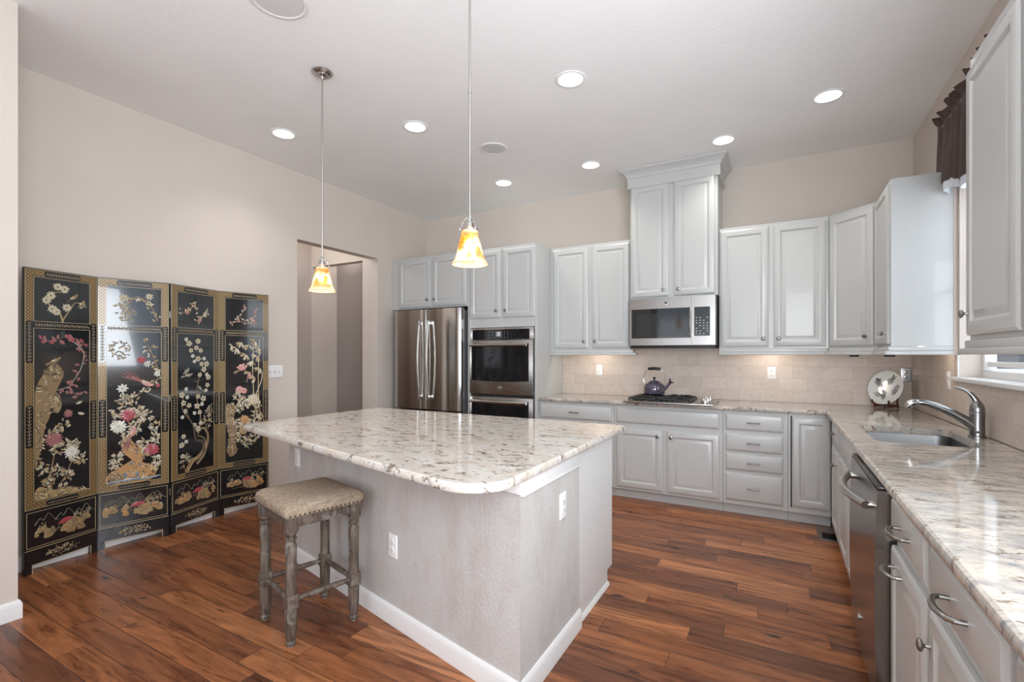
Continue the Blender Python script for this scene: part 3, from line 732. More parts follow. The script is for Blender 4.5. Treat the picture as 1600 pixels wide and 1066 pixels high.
# ------------------------------------------------------------------ plate on stand
pl = thing('decorative_plate', 'round white plate painted with dark leaves displayed in the counter corner', 'plate', (.770, 4.925, H + .024), -math.radians(45))
def m_china():
    m = mat('glazed_china', (.82, .83, .82), .12); return m
MP = T(0, -.002, .138) @ RX(math.radians(76)) @ Matrix.Scale(.945, 4)
bm = bmesh.new(); lathe(bm, [(.06, -.004), (.10, 0), (.146, .016), (.149, .020), (.146, .0215), (.10, .006), (.06, .002), (.0, .002)][:-1], 48, MP); link('plate_dish', bm, m_china(), pl)
M_ink = mat('dark_leaf_glaze', (.035, .04, .05), .2)
def leaf(bm, u, v, ang, ln, wd, h, mi, place, dome=.4, base=0):
    c, s = math.cos(ang), math.sin(ang)
    P = [(0, 0), (.25, .38), (.55, .5), (.82, .28), (1, 0), (.82, -.28), (.55, -.5), (.25, -.38)]
    rim = [bm.verts.new(place(u + c * a * ln - s * b * wd, v + s * a * ln + c * b * wd, base)) for a, b in P]
    mid = bm.verts.new(place(u + c * .5 * ln, v + s * .5 * ln, base + h))
    for i in range(8):
        f = bm.faces.new((rim[i], rim[(i + 1) % 8], mid)); f.material_index = mi
bm = bmesh.new(); rnd = random.Random(3)
pp = lambda u, v, h: MP @ Vector((u, v, .0072 + h + max(0, math.hypot(u, v) - .10) * .33))
for (u0, v0, a0, n, ln) in ((-.045, -.02, 1.85, 12, .10), (.0, .02, .95, 14, .10), (.055, -.075, 1.15, 12, .11), (-.01, -.12, 1.6, 12, .09), (-.02, -.09, 2.5, 8, .07), (-.085, .01, 1.5, 8, .06)):
    for k in range(n):
        t_ = .15 + .85 * k / n; uu = u0 + math.cos(a0) * ln * t_; vv = v0 + math.sin(a0) * ln * t_
        leaf(bm, uu, vv, a0 + (.7 if k % 2 else -.7) + rnd.uniform(-.2, .2), .036 - .014 * t_ + rnd.uniform(0, .008), .0065, .0006, 0, pp)
    leaf(bm, u0, v0, a0, ln * 1.1, .003, .0006, 0, pp)
link('leaf_pattern', bm, M_ink, pl)
M_maho = mat('mahogany', (.09, .025, .015), .3)
st = thing('plate_stand', 'dark red wooden easel stand holding the decorative plate', 'stand', (.770, 4.925, H + .007), -math.radians(45))
for s in (-1, 1):
    bm = bmesh.new(); x = s * .055
    tube(bm, smooth_path([(x, .055, .004), (x, .02, .012), (x, -.03, .010), (x * 1.15, -.062, .028), (x * 1.25, -.072, .056)], 5), [.008] * 20 + [.010], 8)
    tube(bm, smooth_path([(x, -.045, .012), (x * .95, -.055, .004), (x, -.068, .006)], 3), .007, 8)
    tube(bm, smooth_path([(x, .045, .008), (x, .040, .07), (x, .062, .14)], 4), .006, 8)
    link('stand_leg', bm, M_maho, st)
link('cross_bar', box(-.055, .055, .020, .032, .006, .020, .002), M_maho, st)

# ------------------------------------------------------------------ cooktop
ck = thing('gas_cooktop', 'stainless steel gas cooktop with black iron grates on the back counter', 'cooktop', (-.866, 4.60, H))
bm = bmesh.new(); B(bm, -.385, .385, -.262, .262, .0005, .014, .004); link('cooktop_tray', bm, M_steel, ck)
for (x, y, r) in ((-.27, .13, .035), (-.27, -.13, .045), (.0, .13, .045), (.0, -.13, .035), (-.135, .0, .05)):
    bm = bmesh.new(); lathe(bm, [(r + .01, .0145), (r + .01, .020), (r, .024), (r, .032), (r * .8, .036), (r * .3, .036)], 20, T(x, y, 0)); link('burner', bm, M_iron, ck)
def grate(x0, x1):
    bm = bmesh.new(); xm = (x0 + x1) / 2; r = .0085; zt = .048
    out = rrect(x0, x1, -.235, .235, .05, 4); tube(bm, [(x, y, zt - .012) for x, y in out] + [(out[0][0], out[0][1], zt - .012)], r, 8)
    for y in (-.13, .13):
        for k in range(6):
            a = PI / 6 + k * PI / 3; ex = max(x0, min(x1, xm + .14 * math.cos(a))); ey = y + .105 * math.sin(a)
            tube(bm, [(xm + .03 * math.cos(a), y + .03 * math.sin(a), zt), (xm + .07 * math.cos(a), y + .07 * math.sin(a), zt + .003), (ex, ey, zt - .010)], r * .85, 8)
        rg = circ(xm, y, .075, 20); tube(bm, [(a_, b_, zt - .012) for a_, b_ in rg] + [(rg[0][0], rg[0][1], zt - .012)], r * .7, 6)
    for x in (x0, x1):
        for y in (-.19, 0, .19): tube(bm, [(x, y, zt - .012), (x, y, .0145)], r * .9, 8)
    tube(bm, [(x0, 0, zt - .012), (x1, 0, zt - .012)], r, 8)
    link('grate', bm, M_iron, ck)
grate(-.345, -.09); grate(-.075, .185)
for k in range(5):
    bm = bmesh.new(); X_ = .290 + (.0 if k % 2 else .022); Y_ = -.19 + k * .085
    lathe(bm, [(.024, .0145), (.024, .019), (.019, .022), (.0165, .040), (.015, .043), (.004, .044)], 20, T(X_, Y_, 0)); B(bm, X_ - .003, X_ + .003, Y_ - .016, Y_ + .016, .043, .050, .001)
    link('knob', bm, M_chrome, ck)

# ------------------------------------------------------------------ kettle
kt = thing('tea_kettle', 'purple enamel tea kettle with black handle on the cooktop', 'kettle', (-1.050, 4.715, H + .0585))
M_purple = mat('purple_enamel', (.055, .030, .085), .10, coat=.6)
N = NT(M_purple); N.base(N.mix(N.ramp(N.noise(N.co(), 90, 2), [(.62, g1(0)), (.68, g1(1))]), (.060, .048, .078), (.32, .30, .36)))
bm = bmesh.new(); lathe(bm, [(.088, .0), (.095, .004), (.098, .012), (.100, .038), (.098, .068), (.087, .092), (.068, .104), (.058, .107)], 36); link('kettle_body', bm, M_purple, kt)
bm = bmesh.new(); lathe(bm, [(.060, .1045), (.060, .108), (.050, .118), (.030, .127), (.010, .131)], 30); ld = link('lid', bm, M_purple, kt)
bm = bmesh.new(); lathe(bm, [(.006, .131), (.007, .140), (.014, .152), (.015, .157), (.010, .160)], 18); link('lid_knob', bm, M_black, ld)
bm = bmesh.new(); pts = smooth_path([(-.082, 0, .085), (-.104, 0, .130), (-.098, 0, .185), (-.066, 0, .232), (-.05, 0, .240)], 6); tube(bm, pts, .0038, 8)
pts = smooth_path([(.082, 0, .085), (.104, 0, .130), (.098, 0, .185), (.066, 0, .232), (.05, 0, .240)], 6); tube(bm, pts, .0038, 8); hd = link('handle', bm, M_chrome, kt)
bm = bmesh.new(); tube(bm, [(-.060, 0, .2405), (-.052, 0, .2405), (0, 0, .243), (.052, 0, .2405), (.060, 0, .2405)], [.010, .0135, .0145, .0135, .010], 14); link('grip', bm, M_black, hd)
bm = bmesh.new(); tube(bm, smooth_path([(.085, 0, .045), (.115, 0, .070), (.138, 0, .100), (.148, 0, .116)], 4), [.022, .020, .018, .016, .015, .014, .0135, .013, .0125, .012, .012, .012, .012], 14); sp = link('spout', bm, M_purple, kt)
bm = bmesh.new(); tube(bm, [(.143, 0, .108), (.152, 0, .122)], .0145, 12); tube(bm, [(.150, 0, .120), (.143, 0, .150)], [.006, .008], 8); tube(bm, [(.150, 0, .118), (.176, 0, .110)], [.006, .007], 8); link('whistle', bm, M_black, sp)

# ------------------------------------------------------------------ under-cabinet puck lights
M_glow = mat('lamp_glow', (1, 1, 1), .5, emit=(1, .87, .70), es=9)
for lab, p in (('black round puck light under the diagonal corner cabinet', (.527, 4.70)), ('black round puck light under the narrow right wall cabinet', (.698, 4.36))):
    bm = bmesh.new(); lathe(bm, [(.022, .0), (.024, -.040), (.031, -.048), (.033, -.062), (.031, -.067), (.02, -.068)], 20)
    tag(link('puck_light', bm, M_rubber), lab, 'light', (*p, 1.3995))
for (x, y, p) in ((-1.71, 4.80, 2.0), (-.06, 4.80, 2.0), (.80, 3.99, .7)):
    light('under_cabinet_light', 'POINT', (x, y, 1.388), p, (1, .86, .72), radius=.012)

# ------------------------------------------------------------------ recessed cans, speakers
M_canlit = mat('can_lamp', (1, 1, 1), .5, emit=(1, .95, .88), es=7)
M_canrim = mat('can_reflector', (.88, .88, .87), .35)
names = ['leftmost recessed ceiling light near the left wall', 'recessed ceiling light behind and left of the nearer pendant rod', 'largest recessed ceiling light right of the nearer pendant', 'recessed ceiling light above the right counter corner',
         'recessed ceiling light just right of the hood cabinet crown', 'recessed ceiling light just left of the hood cabinet crown', 'smallest recessed ceiling light, in front of the oven tower']
c0 = None
for i, (x, y) in enumerate(CANS):
    if c0 is None:
        t = thing('recessed_light', names[0], 'ceiling light', (x, y, ZC), 0, None); c0 = t
        bm = bmesh.new(); lathe(bm, [(.100, -.0005), (.100, -.004), (.094, -.006), (.080, -.005), (.066, .048), (.070, .050), (.0805, .0), (.0805, -.0005)], 36, cap0=False, cap1=False); link('trim_ring', bm, M_canrim, t)
        bm = bmesh.new(); lathe(bm, [(.066, .046), (.060, .040), (.02, .036)], 28); link('lamp', bm, M_canlit, t)
    else:
        t = copy_tree(c0); t.location = (x, y, ZC); t['label'] = names[i]
    light('can_spot', 'SPOT', (x, y, ZC + .022), 23.5, (1, .965, .91), rot=(0, 0, 0), spot=math.radians(118), radius=.07)
M_spk = mat('speaker_grille', (.66, .67, .67), .6); N = NT(M_spk); N.bump(N.noise(N.co(), 400, 1), .5, .002)
for lab, x, y, r in (('large round ceiling speaker cut off by the top edge', -2.205, 1.545, .138), ('small round ceiling speaker in front of the back wall', -2.162, 3.561, .118)):
    t = thing('ceiling_speaker', lab, 'speaker', (x, y, ZC))
    bm = bmesh.new(); lathe(bm, [(r, -.0005), (r, -.006), (r * .92, -.009), (r * .86, -.006), (r * .86, -.0005)], 40, cap0=False, cap1=False); link('rim', bm, M_ceil if False else M_trim, t)
    bm = bmesh.new(); lathe(bm, [(r * .855, -.001), (r * .85, -.006), (r * .4, -.0075)], 40); link('grille', bm, M_spk, t)

# ------------------------------------------------------------------ pendants
def m_shade():
    m = bpy.data.materials.new('painted_glass_shade'); m.use_nodes = True; N = NT(m); nt = m.node_tree; v = N.co(); X, Y, Z = N.sep(v)
    n1 = N.noise(N.map(v, (1, 1, 1)), 17, 2, .5, .4); n2 = N.noise(v, 23, 2, .5, 1.0, )
    zz_ = N.ramp(Z, [(.0, g1(0)), (.03, g1(.75)), (.10, g1(1)), (.13, g1(.9)), (.155, g1(0))])
    fl_ = N.math('MULTIPLY', N.ramp(n1, [(.46, g1(0)), (.54, g1(1))]), zz_)
    col = N.mix(N.ramp(n2, [(.4, g1(0)), (.6, g1(1))]), (1, .62, .10), (.95, .28, .03))
    c = N.mix(fl_, (1, .93, .82), col)
    lines = N.ramp(N.noise(v, 30, 2, .5, 1.8), [(.485, g1(0)), (.5, g1(1)), (.515, g1(0))])
    c = N.mix(N.math('MULTIPLY', lines, zz_), c, (.16, .17, .18))
    N.base(c); N.rough(.25)
    tl = nt.nodes.new('ShaderNodeBsdfTranslucent'); nt.links.new(c, tl.inputs[0])
    mx = nt.nodes.new('ShaderNodeMixShader'); mx.inputs[0].default_value = .60
    nt.links.new(N.b.outputs[0], mx.inputs[1]); nt.links.new(tl.outputs[0], mx.inputs[2])
    nt.links.new(mx.outputs[0], nt.nodes['Material Output'].inputs[0]); return m
M_shade = m_shade()
M_bulb = mat('warm_bulb', (1, 1, 1), .5, emit=(1, .80, .52), es=6)
p0 = None
for i, (x, y, lab) in enumerate(((-2.528, 2.077, 'pendant lamp with painted glass shade farther from the camera, hanging before the hall opening'), (-1.209, 1.788, 'nearer pendant lamp with painted glass shade, hanging before the oven tower'))):
    if p0 is None:
        t = p0 = thing('pendant_lamp', lab, 'pendant lamp', (x, y, 1.748), 0)
        zt = ZC - 1.748
        bm = bmesh.new(); lathe(bm, [(.064, zt - .0005), (.064, zt - .006), (.056, zt - .014), (.040, zt - .020), (.036, zt - .026), (.014, zt - .030), (.010, zt - .045)], 32); link('canopy', bm, M_nickel, t)
        bm = bmesh.new(); tube(bm, [(0, 0, zt - .04), (0, 0, .205)], .0055, 10); tube(bm, [(0, 0, zt - .62), (0, 0, zt - .60)], .0075, 10); link('rod', bm, M_nickel, t)
        bm = bmesh.new(); lathe(bm, [(.007, .222), (.012, .205), (.014, .19), (.018, .186), (.019, .168), (.012, .166)], 20); lathe(bm, [(.040, .156), (.040, .150), (.034, .150), (.034, .156)], 24, cap0=False, cap1=False)
        for k in range(3):
            a = k * 2 * PI / 3 + .6; tube(bm, smooth_path([(.012 * math.cos(a), .012 * math.sin(a), .208), (.030 * math.cos(a), .030 * math.sin(a), .192), (.043 * math.cos(a), .043 * math.sin(a), .158)], 4), .003, 6)
            lathe(bm, [(.004, 0), (.004, .010)], 8, T(.043 * math.cos(a), .043 * math.sin(a), .150))
        link('shade_holder', bm, M_nickel, t)
        prof = [(.083, .000), (.079, .006), (.070, .018), (.061, .040), (.055, .066), (.049, .092), (.041, .116), (.037, .135), (.0375, .150)]
        bm = bmesh.new(); lathe(bm, prof + [(r - .003, z) for r, z in prof[::-1]], 40, cap0=False, cap1=False)
        sh = link('lamp_shade', bm, M_shade, t)
        bm = bmesh.new(); lathe(bm, [(.0835, .0015), (.0842, .0), (.0835, -.0015), (.0815, -.001)], 40, cap0=False, cap1=False); link('shade_rim', bm, mat('gilt_rim', (.45, .30, .16), .35), sh)
        bm = bmesh.new(); lathe(bm, [(.009, .150), (.010, .118), (.020, .095), (.023, .075), (.018, .058), (.006, .050)], 20); link('bulb', bm, M_bulb, t)
    else:
        t = copy_tree(p0); t.location = (x, y, 1.748); t.rotation_euler = (0, 0, 1.1); t['label'] = lab
    light('pendant_bulb', 'POINT', (x, y, 1.748 + .030), .9, (1, .82, .60), radius=.022)

# ------------------------------------------------------------------ floor vent
M_vent = mat('vent_bronze', (.16, .12, .10), .4, .3)
t = thing('floor_vent', 'brown metal floor vent at the foot of the corner base cabinet', 'vent', (.335, 4.30, 0))
bm = bmesh.new(); slab(bm, [Vector(p) for p in ((-.085, -.165), (.066, -.165), (.066, .150), (-.085, .150))], [[(-.055, -.135), (.05, -.135), (.05, .02), (-.055, .02)]], [(0, .0005), (.004, .006)]); link('vent_frame', bm, M_vent, t)
bm = bmesh.new()
for k in range(9): B(bm, -.054, .049, -.130 + k * .0165, -.124 + k * .0165, .001, .005)
link('louvers', bm, M_black, t)

# ------------------------------------------------------------------ bar stool
M_weath = mat('weathered_wood', (.2, .17, .14), .55); N = NT(M_weath)
v = N.co(); g = N.noise(N.map(v, (60, 60, 5)), 1.5, 5, .6); g2 = N.noise(v, 16, 4, .6, .8)
c = N.mix(N.ramp(g, [(.35, g1(0)), (.65, g1(1))]), (.045, .030, .022), (.165, .128, .098))
c = N.mix(N.ramp(g2, [(.52, g1(0)), (.66, g1(.75))]), c, (.22, .20, .175)); c = N.mix(N.ramp(g2, [(.30, g1(.7)), (.40, g1(0))]), c, (.13, .065, .035))
N.base(c); N.bump(g, .3, .002)
M_linen = mat('linen', (.50, .42, .33), .9, spec=.2); N = NT(M_linen); v = N.co()
wv = N.math('MULTIPLY', N.noise(N.map(v, (300, 20, 20)), 1.2, 2), N.noise(N.map(v, (20, 300, 20)), 1.2, 2))
N.base(N.mix(N.ramp(wv, [(.12, g1(0)), (.38, g1(1))]), (.22, .165, .115), (.42, .335, .25))); N.bump(wv, .5, .002)
M_nail = mat('antique_nail', (.11, .085, .065), .3, 1)
stl = thing('bar_stool', 'backless bar stool with linen seat and weathered turned legs at the island', 'stool', (-2.083, 1.634, 0), math.radians(-15))
LX, LY = .162, .155
for sx in (-1, 1):
    for sy in (-1, 1):
        x, y = sx * LX, sy * LY; bm = bmesh.new()
        B(bm, x - .027, x + .027, y - .027, y + .027, .530, .602, .003)
        lathe(bm, [(.019, .006), (.021, .012), (.0215, .022), (.017, .030), (.020, .036), (.0245, .070), (.0265, .120), (.0275, .178)], 20, T(x, y, 0))
        B(bm, x - .028, x + .028, y - .028, y + .028, .178, .245, .006)
        lathe(bm, [(.0255, .245), (.024, .32), (.0245, .40), (.0255, .450), (.0255, .470), (.020, .484), (.018, .488), (.025, .494), (.026, .500), (.020, .506), (.021, .512), (.026, .520), (.026, .531)], 20, T(x, y, 0))
        lg = link('leg', bm, M_weath, stl)
        bm = bmesh.new(); lathe(bm, [(.012, .0005), (.015, .002), (.015, .0058)], 16, T(x, y, 0)); link('foot_glide', bm, mat('glide', (.55, .53, .48), .5) if sx < 0 and sy < 0 else bpy.data.materials['glide'], lg)
for sy in (-1, 1):
    bm = bmesh.new(); B(bm, -LX + .0275, LX - .0275, sy * LY - .012, sy * LY + .012, .545, .600, .003); link('apron', bm, M_weath, stl)
    bm = bmesh.new(); tube(bm, [(-LX + .028, sy * LY, .212), (-.06, sy * LY, .212), (.06, sy * LY, .212), (LX - .028, sy * LY, .212)], [.011, .0135, .0135, .011], 12); link('stretcher', bm, M_weath, stl)
    bm = bmesh.new(); B(bm, sy * LX - .012, sy * LX + .012, -LY + .0275, LY - .0275, .545, .600, .003); link('apron', bm, M_weath, stl)
    bm = bmesh.new(); tube(bm, [(sy * LX, -LY + .028, .212), (sy * LX, -.06, .212), (sy * LX, .06, .212), (sy * LX, LY - .028, .212)], [.011, .0135, .0135, .011], 12); link('stretcher', bm, M_weath, stl)
SXh, SYh = .203, .193
bm = bmesh.new(); rings = []
for d, z in ((.0, .6025), (-.003, .612), (-.004, .628), (-.001, .643), (.010, .656), (.030, .666), (.065, .672), (.12, .675)):
    rings.append([(x, y, z) for x, y in rrect(-SXh + d, SXh - d, -SYh + d, SYh - d, .022 if d < .05 else .012, 4)])
ringloft(bm, rings); st_ = link('seat', bm, M_linen, stl)
bm = bmesh.new()
def nail(x, y, rz): lathe(bm, [(.0052, 0), (.0046, .0022), (.002, .0034)], 8, T(x, y, .6105) @ RZ(rz) @ RX(PI / 2))
nx = 17
for k in range(nx):
    x = -SXh + .018 + (2 * SXh - .036) * k / (nx - 1); nail(x, -SYh - .0025, 0); nail(x, SYh + .0025, PI)
    y = -SYh + .018 + (2 * SYh - .036) * k / (nx - 1); nail(SXh + .0025, y, PI / 2); nail(-SXh - .0025, y, -PI / 2)
link('nailhead_trim', bm, M_nail, st_)

# ------------------------------------------------------------------ valance
M_val = mat('brown_satin', (.045, .021, .016), .45)
M_lin = mat('pale_lining', (.62, .66, .72), .5)
va = thing('window_valance', 'dark brown gathered fabric valance above the sink window', 'curtain', (XR, 3.30, 2.315))
def valsheet(y0, y1, zf, amp, x0, n=110, thick=.003):
    bm = bmesh.new(); A = []; Bk = []
    for k in range(n + 1):
        u = k / n; y = y0 + (y1 - y0) * u; ra = []; rb = []
        for (z, am, ph) in zf(u):
            xo = x0 + am * amp * math.sin(u * 2 * PI * 13 + ph + 1.3 * math.sin(u * 23))
            ra.append((xo, y, z)); rb.append((xo + thick, y, z))
        A.append(ra); Bk.append(rb[::-1])
    ringloft(bm, [a + b for a, b in zip(A, Bk)]); return bm
botz = lambda u: -.0 + .085 * abs(math.sin(PI * (u * 2.6 + .12)))
bm = valsheet(.74, -.74, lambda u: [(botz(u), 1.25, 0), (botz(u) + .12, 1.05, .15), (.30, .8, .3), (.435, .45, .4), (.450, .30, .4), (.475, .35, .5), (.50, 1.3, .8), (.535 + .014 * math.sin(u * 90), 2.1, 1.2)], .020, -.075)
vc = link('valance_cloth', bm, M_val, va)
bm = valsheet(.73, -.73, lambda u: [(botz(u) - .050, 1.1, -.05), (botz(u) - .002, 1.2, .02)], .020, -.069, thick=.002); link('lining', bm, M_lin, vc)
bm = bmesh.new(); B(bm, -.072, -.002, .741, .744, .02, .49); link('side_return', bm, M_val, va)
bm = bmesh.new(); tube(bm, [(-.066, .735, .46), (-.066, -.735, .46)], .008, 10)
for y in (.72, -.72): tube(bm, [(-.066, y, .46), (-.001, y, .46)], .006, 8)
link('curtain_rod', bm, M_knob, va)

# ------------------------------------------------------------------ folding screen
M_lac = mat('black_lacquer', (.010, .011, .013), .10, coat=.6)
def m_lattice():
    m = mat('gilt_lattice', (.4, .25, .08), .35, .2, coat=.5); N = NT(m); X, Y, Z = N.sep(N.co())
    a = N.math('ABSOLUTE', N.math('SUBTRACT', N.math('FRACT', N.math('MULTIPLY', N.math('ADD', X, Z), 46)), .5))
    b = N.math('ABSOLUTE', N.math('SUBTRACT', N.math('FRACT', N.math('MULTIPLY', N.math('SUBTRACT', X, Z), 46)), .5))
    mn = N.math('MAXIMUM', a, b); ctr = N.math('ADD', a, b)
    c = N.mix(N.ramp(mn, [(.38, g1(0)), (.42, g1(1))]), (.055, .035, .02), (.46, .31, .12))
    c = N.mix(N.ramp(ctr, [(.16, g1(1)), (.20, g1(0))]), c, (.40, .26, .10)); N.base(c); return m
M_lat = m_lattice()
pal = {'cream': (.56, .50, .36), 'gold': (.37, .27, .13), 'tan': (.27, .185, .095), 'rose': (.33, .125, .125), 'red': (.38, .055, .075), 'orange': (.47, .26, .10), 'brown': (.085, .06, .045), 'white': (.68, .68, .60), 'sage': (.26, .27, .20), 'blue': (.16, .22, .28), 'line': (.55, .44, .24), 'pink': (.60, .30, .26)}
PM = [M_lac]; PI_ = {}
for k_, c_ in pal.items(): PI_[k_] = len(PM); PM.append(mat('relief_' + k_, c_, .35, coat=.4))
PWd, PH = .408, 1.880
class Art:
    def __init__(s, seed): s.bm = bmesh.new(); s.r = random.Random(seed); s.f = (0, 1, 0, 1); s.lv = 0
    def field(s, x0, x1, z0, z1): s.f = (x0, x1, z0, z1)
    def P(s, u, v, h=0): x0, x1, z0, z1 = s.f; return (x0 + (x1 - x0) * u, -.0105 - h - s.lv, z0 + (z1 - z0) * v)
    def xz(s, u, v): x0, x1, z0, z1 = s.f; return (x0 + (x1 - x0) * u, z0 + (z1 - z0) * v)
    def leafm(s, x, z, ang, ln, wd, col, base=.0003, h=.0016):
        x0, x1, z0, z1 = s.f; x = min(max(x, x0 + .003), x1 - .003); z = min(max(z, z0 + .003), z1 - .003)
        ex, ez = x + math.cos(ang) * ln, z + math.sin(ang) * ln
        if ex < x0 or ex > x1 or ez < z0 or ez > z1: ln *= .4
        leaf(s.bm, x, z, ang, ln, wd, h, PI_[col], lambda a, b, q: (a, -.0105 - q - s.lv, b), base=base)
    def leaf(s, x, z, ang, ln, wd, col, base=.0003, h=.0016):
        s.leafm(x - math.cos(ang) * .0012, z - math.sin(ang) * .0012, ang, ln + .0028, wd + .0032, 'brown', base * .5, .0004)
        s.leafm(x, z, ang, ln, wd, col, base + .0004, h)
    def stroke(s, pts, w0, w1, col, world=False, base=.0004):
        P_ = [s.xz(*p) for p in pts] if not world else pts; P_ = [(p.x, p.z) for p in smooth_path([(a, 0, b) for a, b in P_], 5)]
        n = len(P_); A = []
        for i, (x, z) in enumerate(P_):
            a, b = P_[max(i - 1, 0)], P_[min(i + 1, n - 1)]; dx, dz = b[0] - a[0], b[1] - a[1]; l = math.hypot(dx, dz) or 1; w = (w0 + (w1 - w0) * i / (n - 1)) / 2
            nx_, nz = -dz / l * w, dx / l * w
            A.append([s.bm.verts.new((x + nx_, -.0105 - base - s.lv, z + nz)), s.bm.verts.new((x, -.0105 - base - .0010 - s.lv, z)), s.bm.verts.new((x - nx_, -.0105 - base - s.lv, z - nz))])
        for a, b in zip(A, A[1:]):
            for k in (0, 1): f = s.bm.faces.new((a[k], a[k + 1], b[k + 1], b[k])); f.material_index = PI_[col]
    def poly(s, pts, col, h=.0022, base=.0002, line='brown'):
        P_ = [s.xz(*p) for p in pts]; cx_ = sum(p[0] for p in P_) / len(P_); cz = sum(p[1] for p in P_) / len(P_)
        sm = [(p.x, p.z) for p in smooth_path([(a, 0, b) for a, b in P_ + [P_[0]]], 3)][:-1]
        rim = [s.bm.verts.new((x, -.0105 - base - s.lv, z)) for x, z in sm]; inn = [s.bm.verts.new((cx_ + (x - cx_) * .75, -.0105 - base - h * .8 - s.lv, cz + (z - cz) * .75)) for x, z in sm]; c_ = s.bm.verts.new((cx_, -.0105 - base - h - s.lv, cz)); n = len(sm)
        for i in range(n):
            j = (i + 1) % n
            f = s.bm.faces.new((rim[i], rim[j], inn[j], inn[i])); f.material_index = PI_[col]
            f = s.bm.faces.new((inn[i], inn[j], c_)); f.material_index = PI_[col]
    def rock(s, pts, col='tan', n=6):
        s.poly(pts, col)
        def inside(u, v):
            c_ = False
            for i in range(len(pts)):
                a_, b_ = pts[i - 1], pts[i]
                if (a_[1] > v) != (b_[1] > v) and u < (b_[0] - a_[0]) * (v - a_[1]) / (b_[1] - a_[1]) + a_[0]: c_ = not c_
            return c_
        lo = [min(p[i] for p in pts) for i in (0, 1)]; hi = [max(p[i] for p in pts) for i in (0, 1)]
        x0, x1, z0, z1 = s.f; area = (hi[0] - lo[0]) * (x1 - x0) * (hi[1] - lo[1]) * (z1 - z0)
        for k in range(min(260, int(area * 5200))):
            u = s.r.uniform(lo[0], hi[0]); v = s.r.uniform(lo[1], hi[1])
            if not inside(u, v): continue
            x, z = s.xz(u, v); a_ = 1.2 + 1.3 * math.sin(u * 9 + v * 16) + s.r.uniform(-.35, .35); l_ = s.r.uniform(.016, .045)
            s.lv += .0012; s.leaf(x - math.cos(a_) * l_ / 2, z - math.sin(a_) * l_ / 2, a_, l_, s.r.uniform(.005, .010), s.r.choice((col, 'tan', 'brown', 'brown', 'line', 'cream')), h=.0012); s.lv -= .0012
        n = 0
        us = [p[0] for p in pts]; vs = [p[1] for p in pts]; cu = sum(us) / len(us); cv = sum(vs) / len(vs)
        for k in range(n):
            a, b = s.r.choice(pts), s.r.choice(pts)
            q = [(cu + (a[0] - cu) * .8, cv + (a[1] - cv) * .8), ((a[0] + b[0] + cu) / 3 + s.r.uniform(-.02, .02), (a[1] + b[1] + cv) / 3), (cu + (b[0] - cu) * .8, cv + (b[1] - cv) * .8)]
            s.stroke(q, .0028, .0010, 'brown', base=.0024)
            s.stroke([(x + .012, y + .003) for x, y in q], .0022, .0008, 'line', base=.0024)
    def flower(s, u, v, r, col, n=9, layers=2, ctr='gold', wd=.42):
        x, z = s.xz(u, v)
        for L_ in range(layers):
            rr = r * (1 - .38 * L_); off = s.r.random() * 6
            for k in range(n):
                a = off + 2 * PI * k / n; s.leaf(x + math.cos(a) * rr * .15, z + math.sin(a) * rr * .15, a, rr * .85 * s.r.uniform(.85, 1.1), rr * wd, col, .0008 + .0010 * L_)
        s.lv += .0022; s.leaf(x - r * .12, z, 0, r * .24, r * .22, ctr); s.lv -= .0022
    def spray(s, u, v, n, rad, ln, cols, wd=.36):
        x, z = s.xz(u, v); n = int(n * 1.7); ln *= .9; cols = tuple(cols) + ('gold', 'sage')
        for k in range(n):
            a = s.r.uniform(0, 2 * PI); q = rad * s.r.random() ** .8; aa = a + s.r.uniform(-1.8, 1.8)
            s.leaf(x + math.cos(a) * q, z + math.sin(a) * q, aa, ln * s.r.uniform(.7, 1.2), ln * wd, s.r.choice(cols), .0003 + .0005 * s.r.random())
    def twig(s, pts, col='brown', w0=.006, w1=.002, cols=('rose',), n=14, ln=.022, fl_=None, wd=.4, rad=.014):
        s.stroke(pts, w0, w1, col)
        for k in range(n):
            t_ = (k + .5) / n * (len(pts) - 1); i = min(int(t_), len(pts) - 2); q = t_ - i
            u = pts[i][0] + (pts[i + 1][0] - pts[i][0]) * q; v = pts[i][1] + (pts[i + 1][1] - pts[i][1]) * q; x, z = s.xz(u, v); a = s.r.uniform(0, 2 * PI)
            x += s.r.uniform(-rad, rad); z += s.r.uniform(-rad, rad)
            if fl_: 
                u2 = (x - s.f[0]) / (s.f[1] - s.f[0]); v2 = (z - s.f[2]) / (s.f[3] - s.f[2]); s.flower(min(.96, max(.04, u2)), min(.98, max(.02, v2)), ln * .55, fl_, 5, 1, wd=.7)
            else: s.leaf(x, z, a, ln * s.r.uniform(.8, 1.2), ln * wd, s.r.choice(cols))
    def bird(s, u, v, sc, ang, col='tan', tail='brown', flip=1, wing='cream', long=1.0):
        x, z = s.xz(u, v); ca = math.cos(ang) * flip; sa = math.sin(ang); A = math.atan2(sa, ca)
        s.lv += .0024
        for k in (-.16, 0, .16): s.leaf(x - math.cos(A) * .3 * sc, z - math.sin(A) * .3 * sc, A + PI + k, sc * .9 * long, sc * .10, tail)
        s.leaf(x - math.cos(A) * .5 * sc, z - math.sin(A) * .5 * sc, A, sc * 1.05, sc * .46, col); s.lv += .001
        s.leaf(x + math.cos(A) * .1 * sc, z + math.sin(A) * .1 * sc, A + PI - .25 * flip, sc * .62, sc * .22, wing)
        s.leaf(x + math.cos(A) * .28 * sc, z + math.sin(A) * .28 * sc, A + .35 * flip, sc * .36, sc * .26, col); s.lv -= .0034
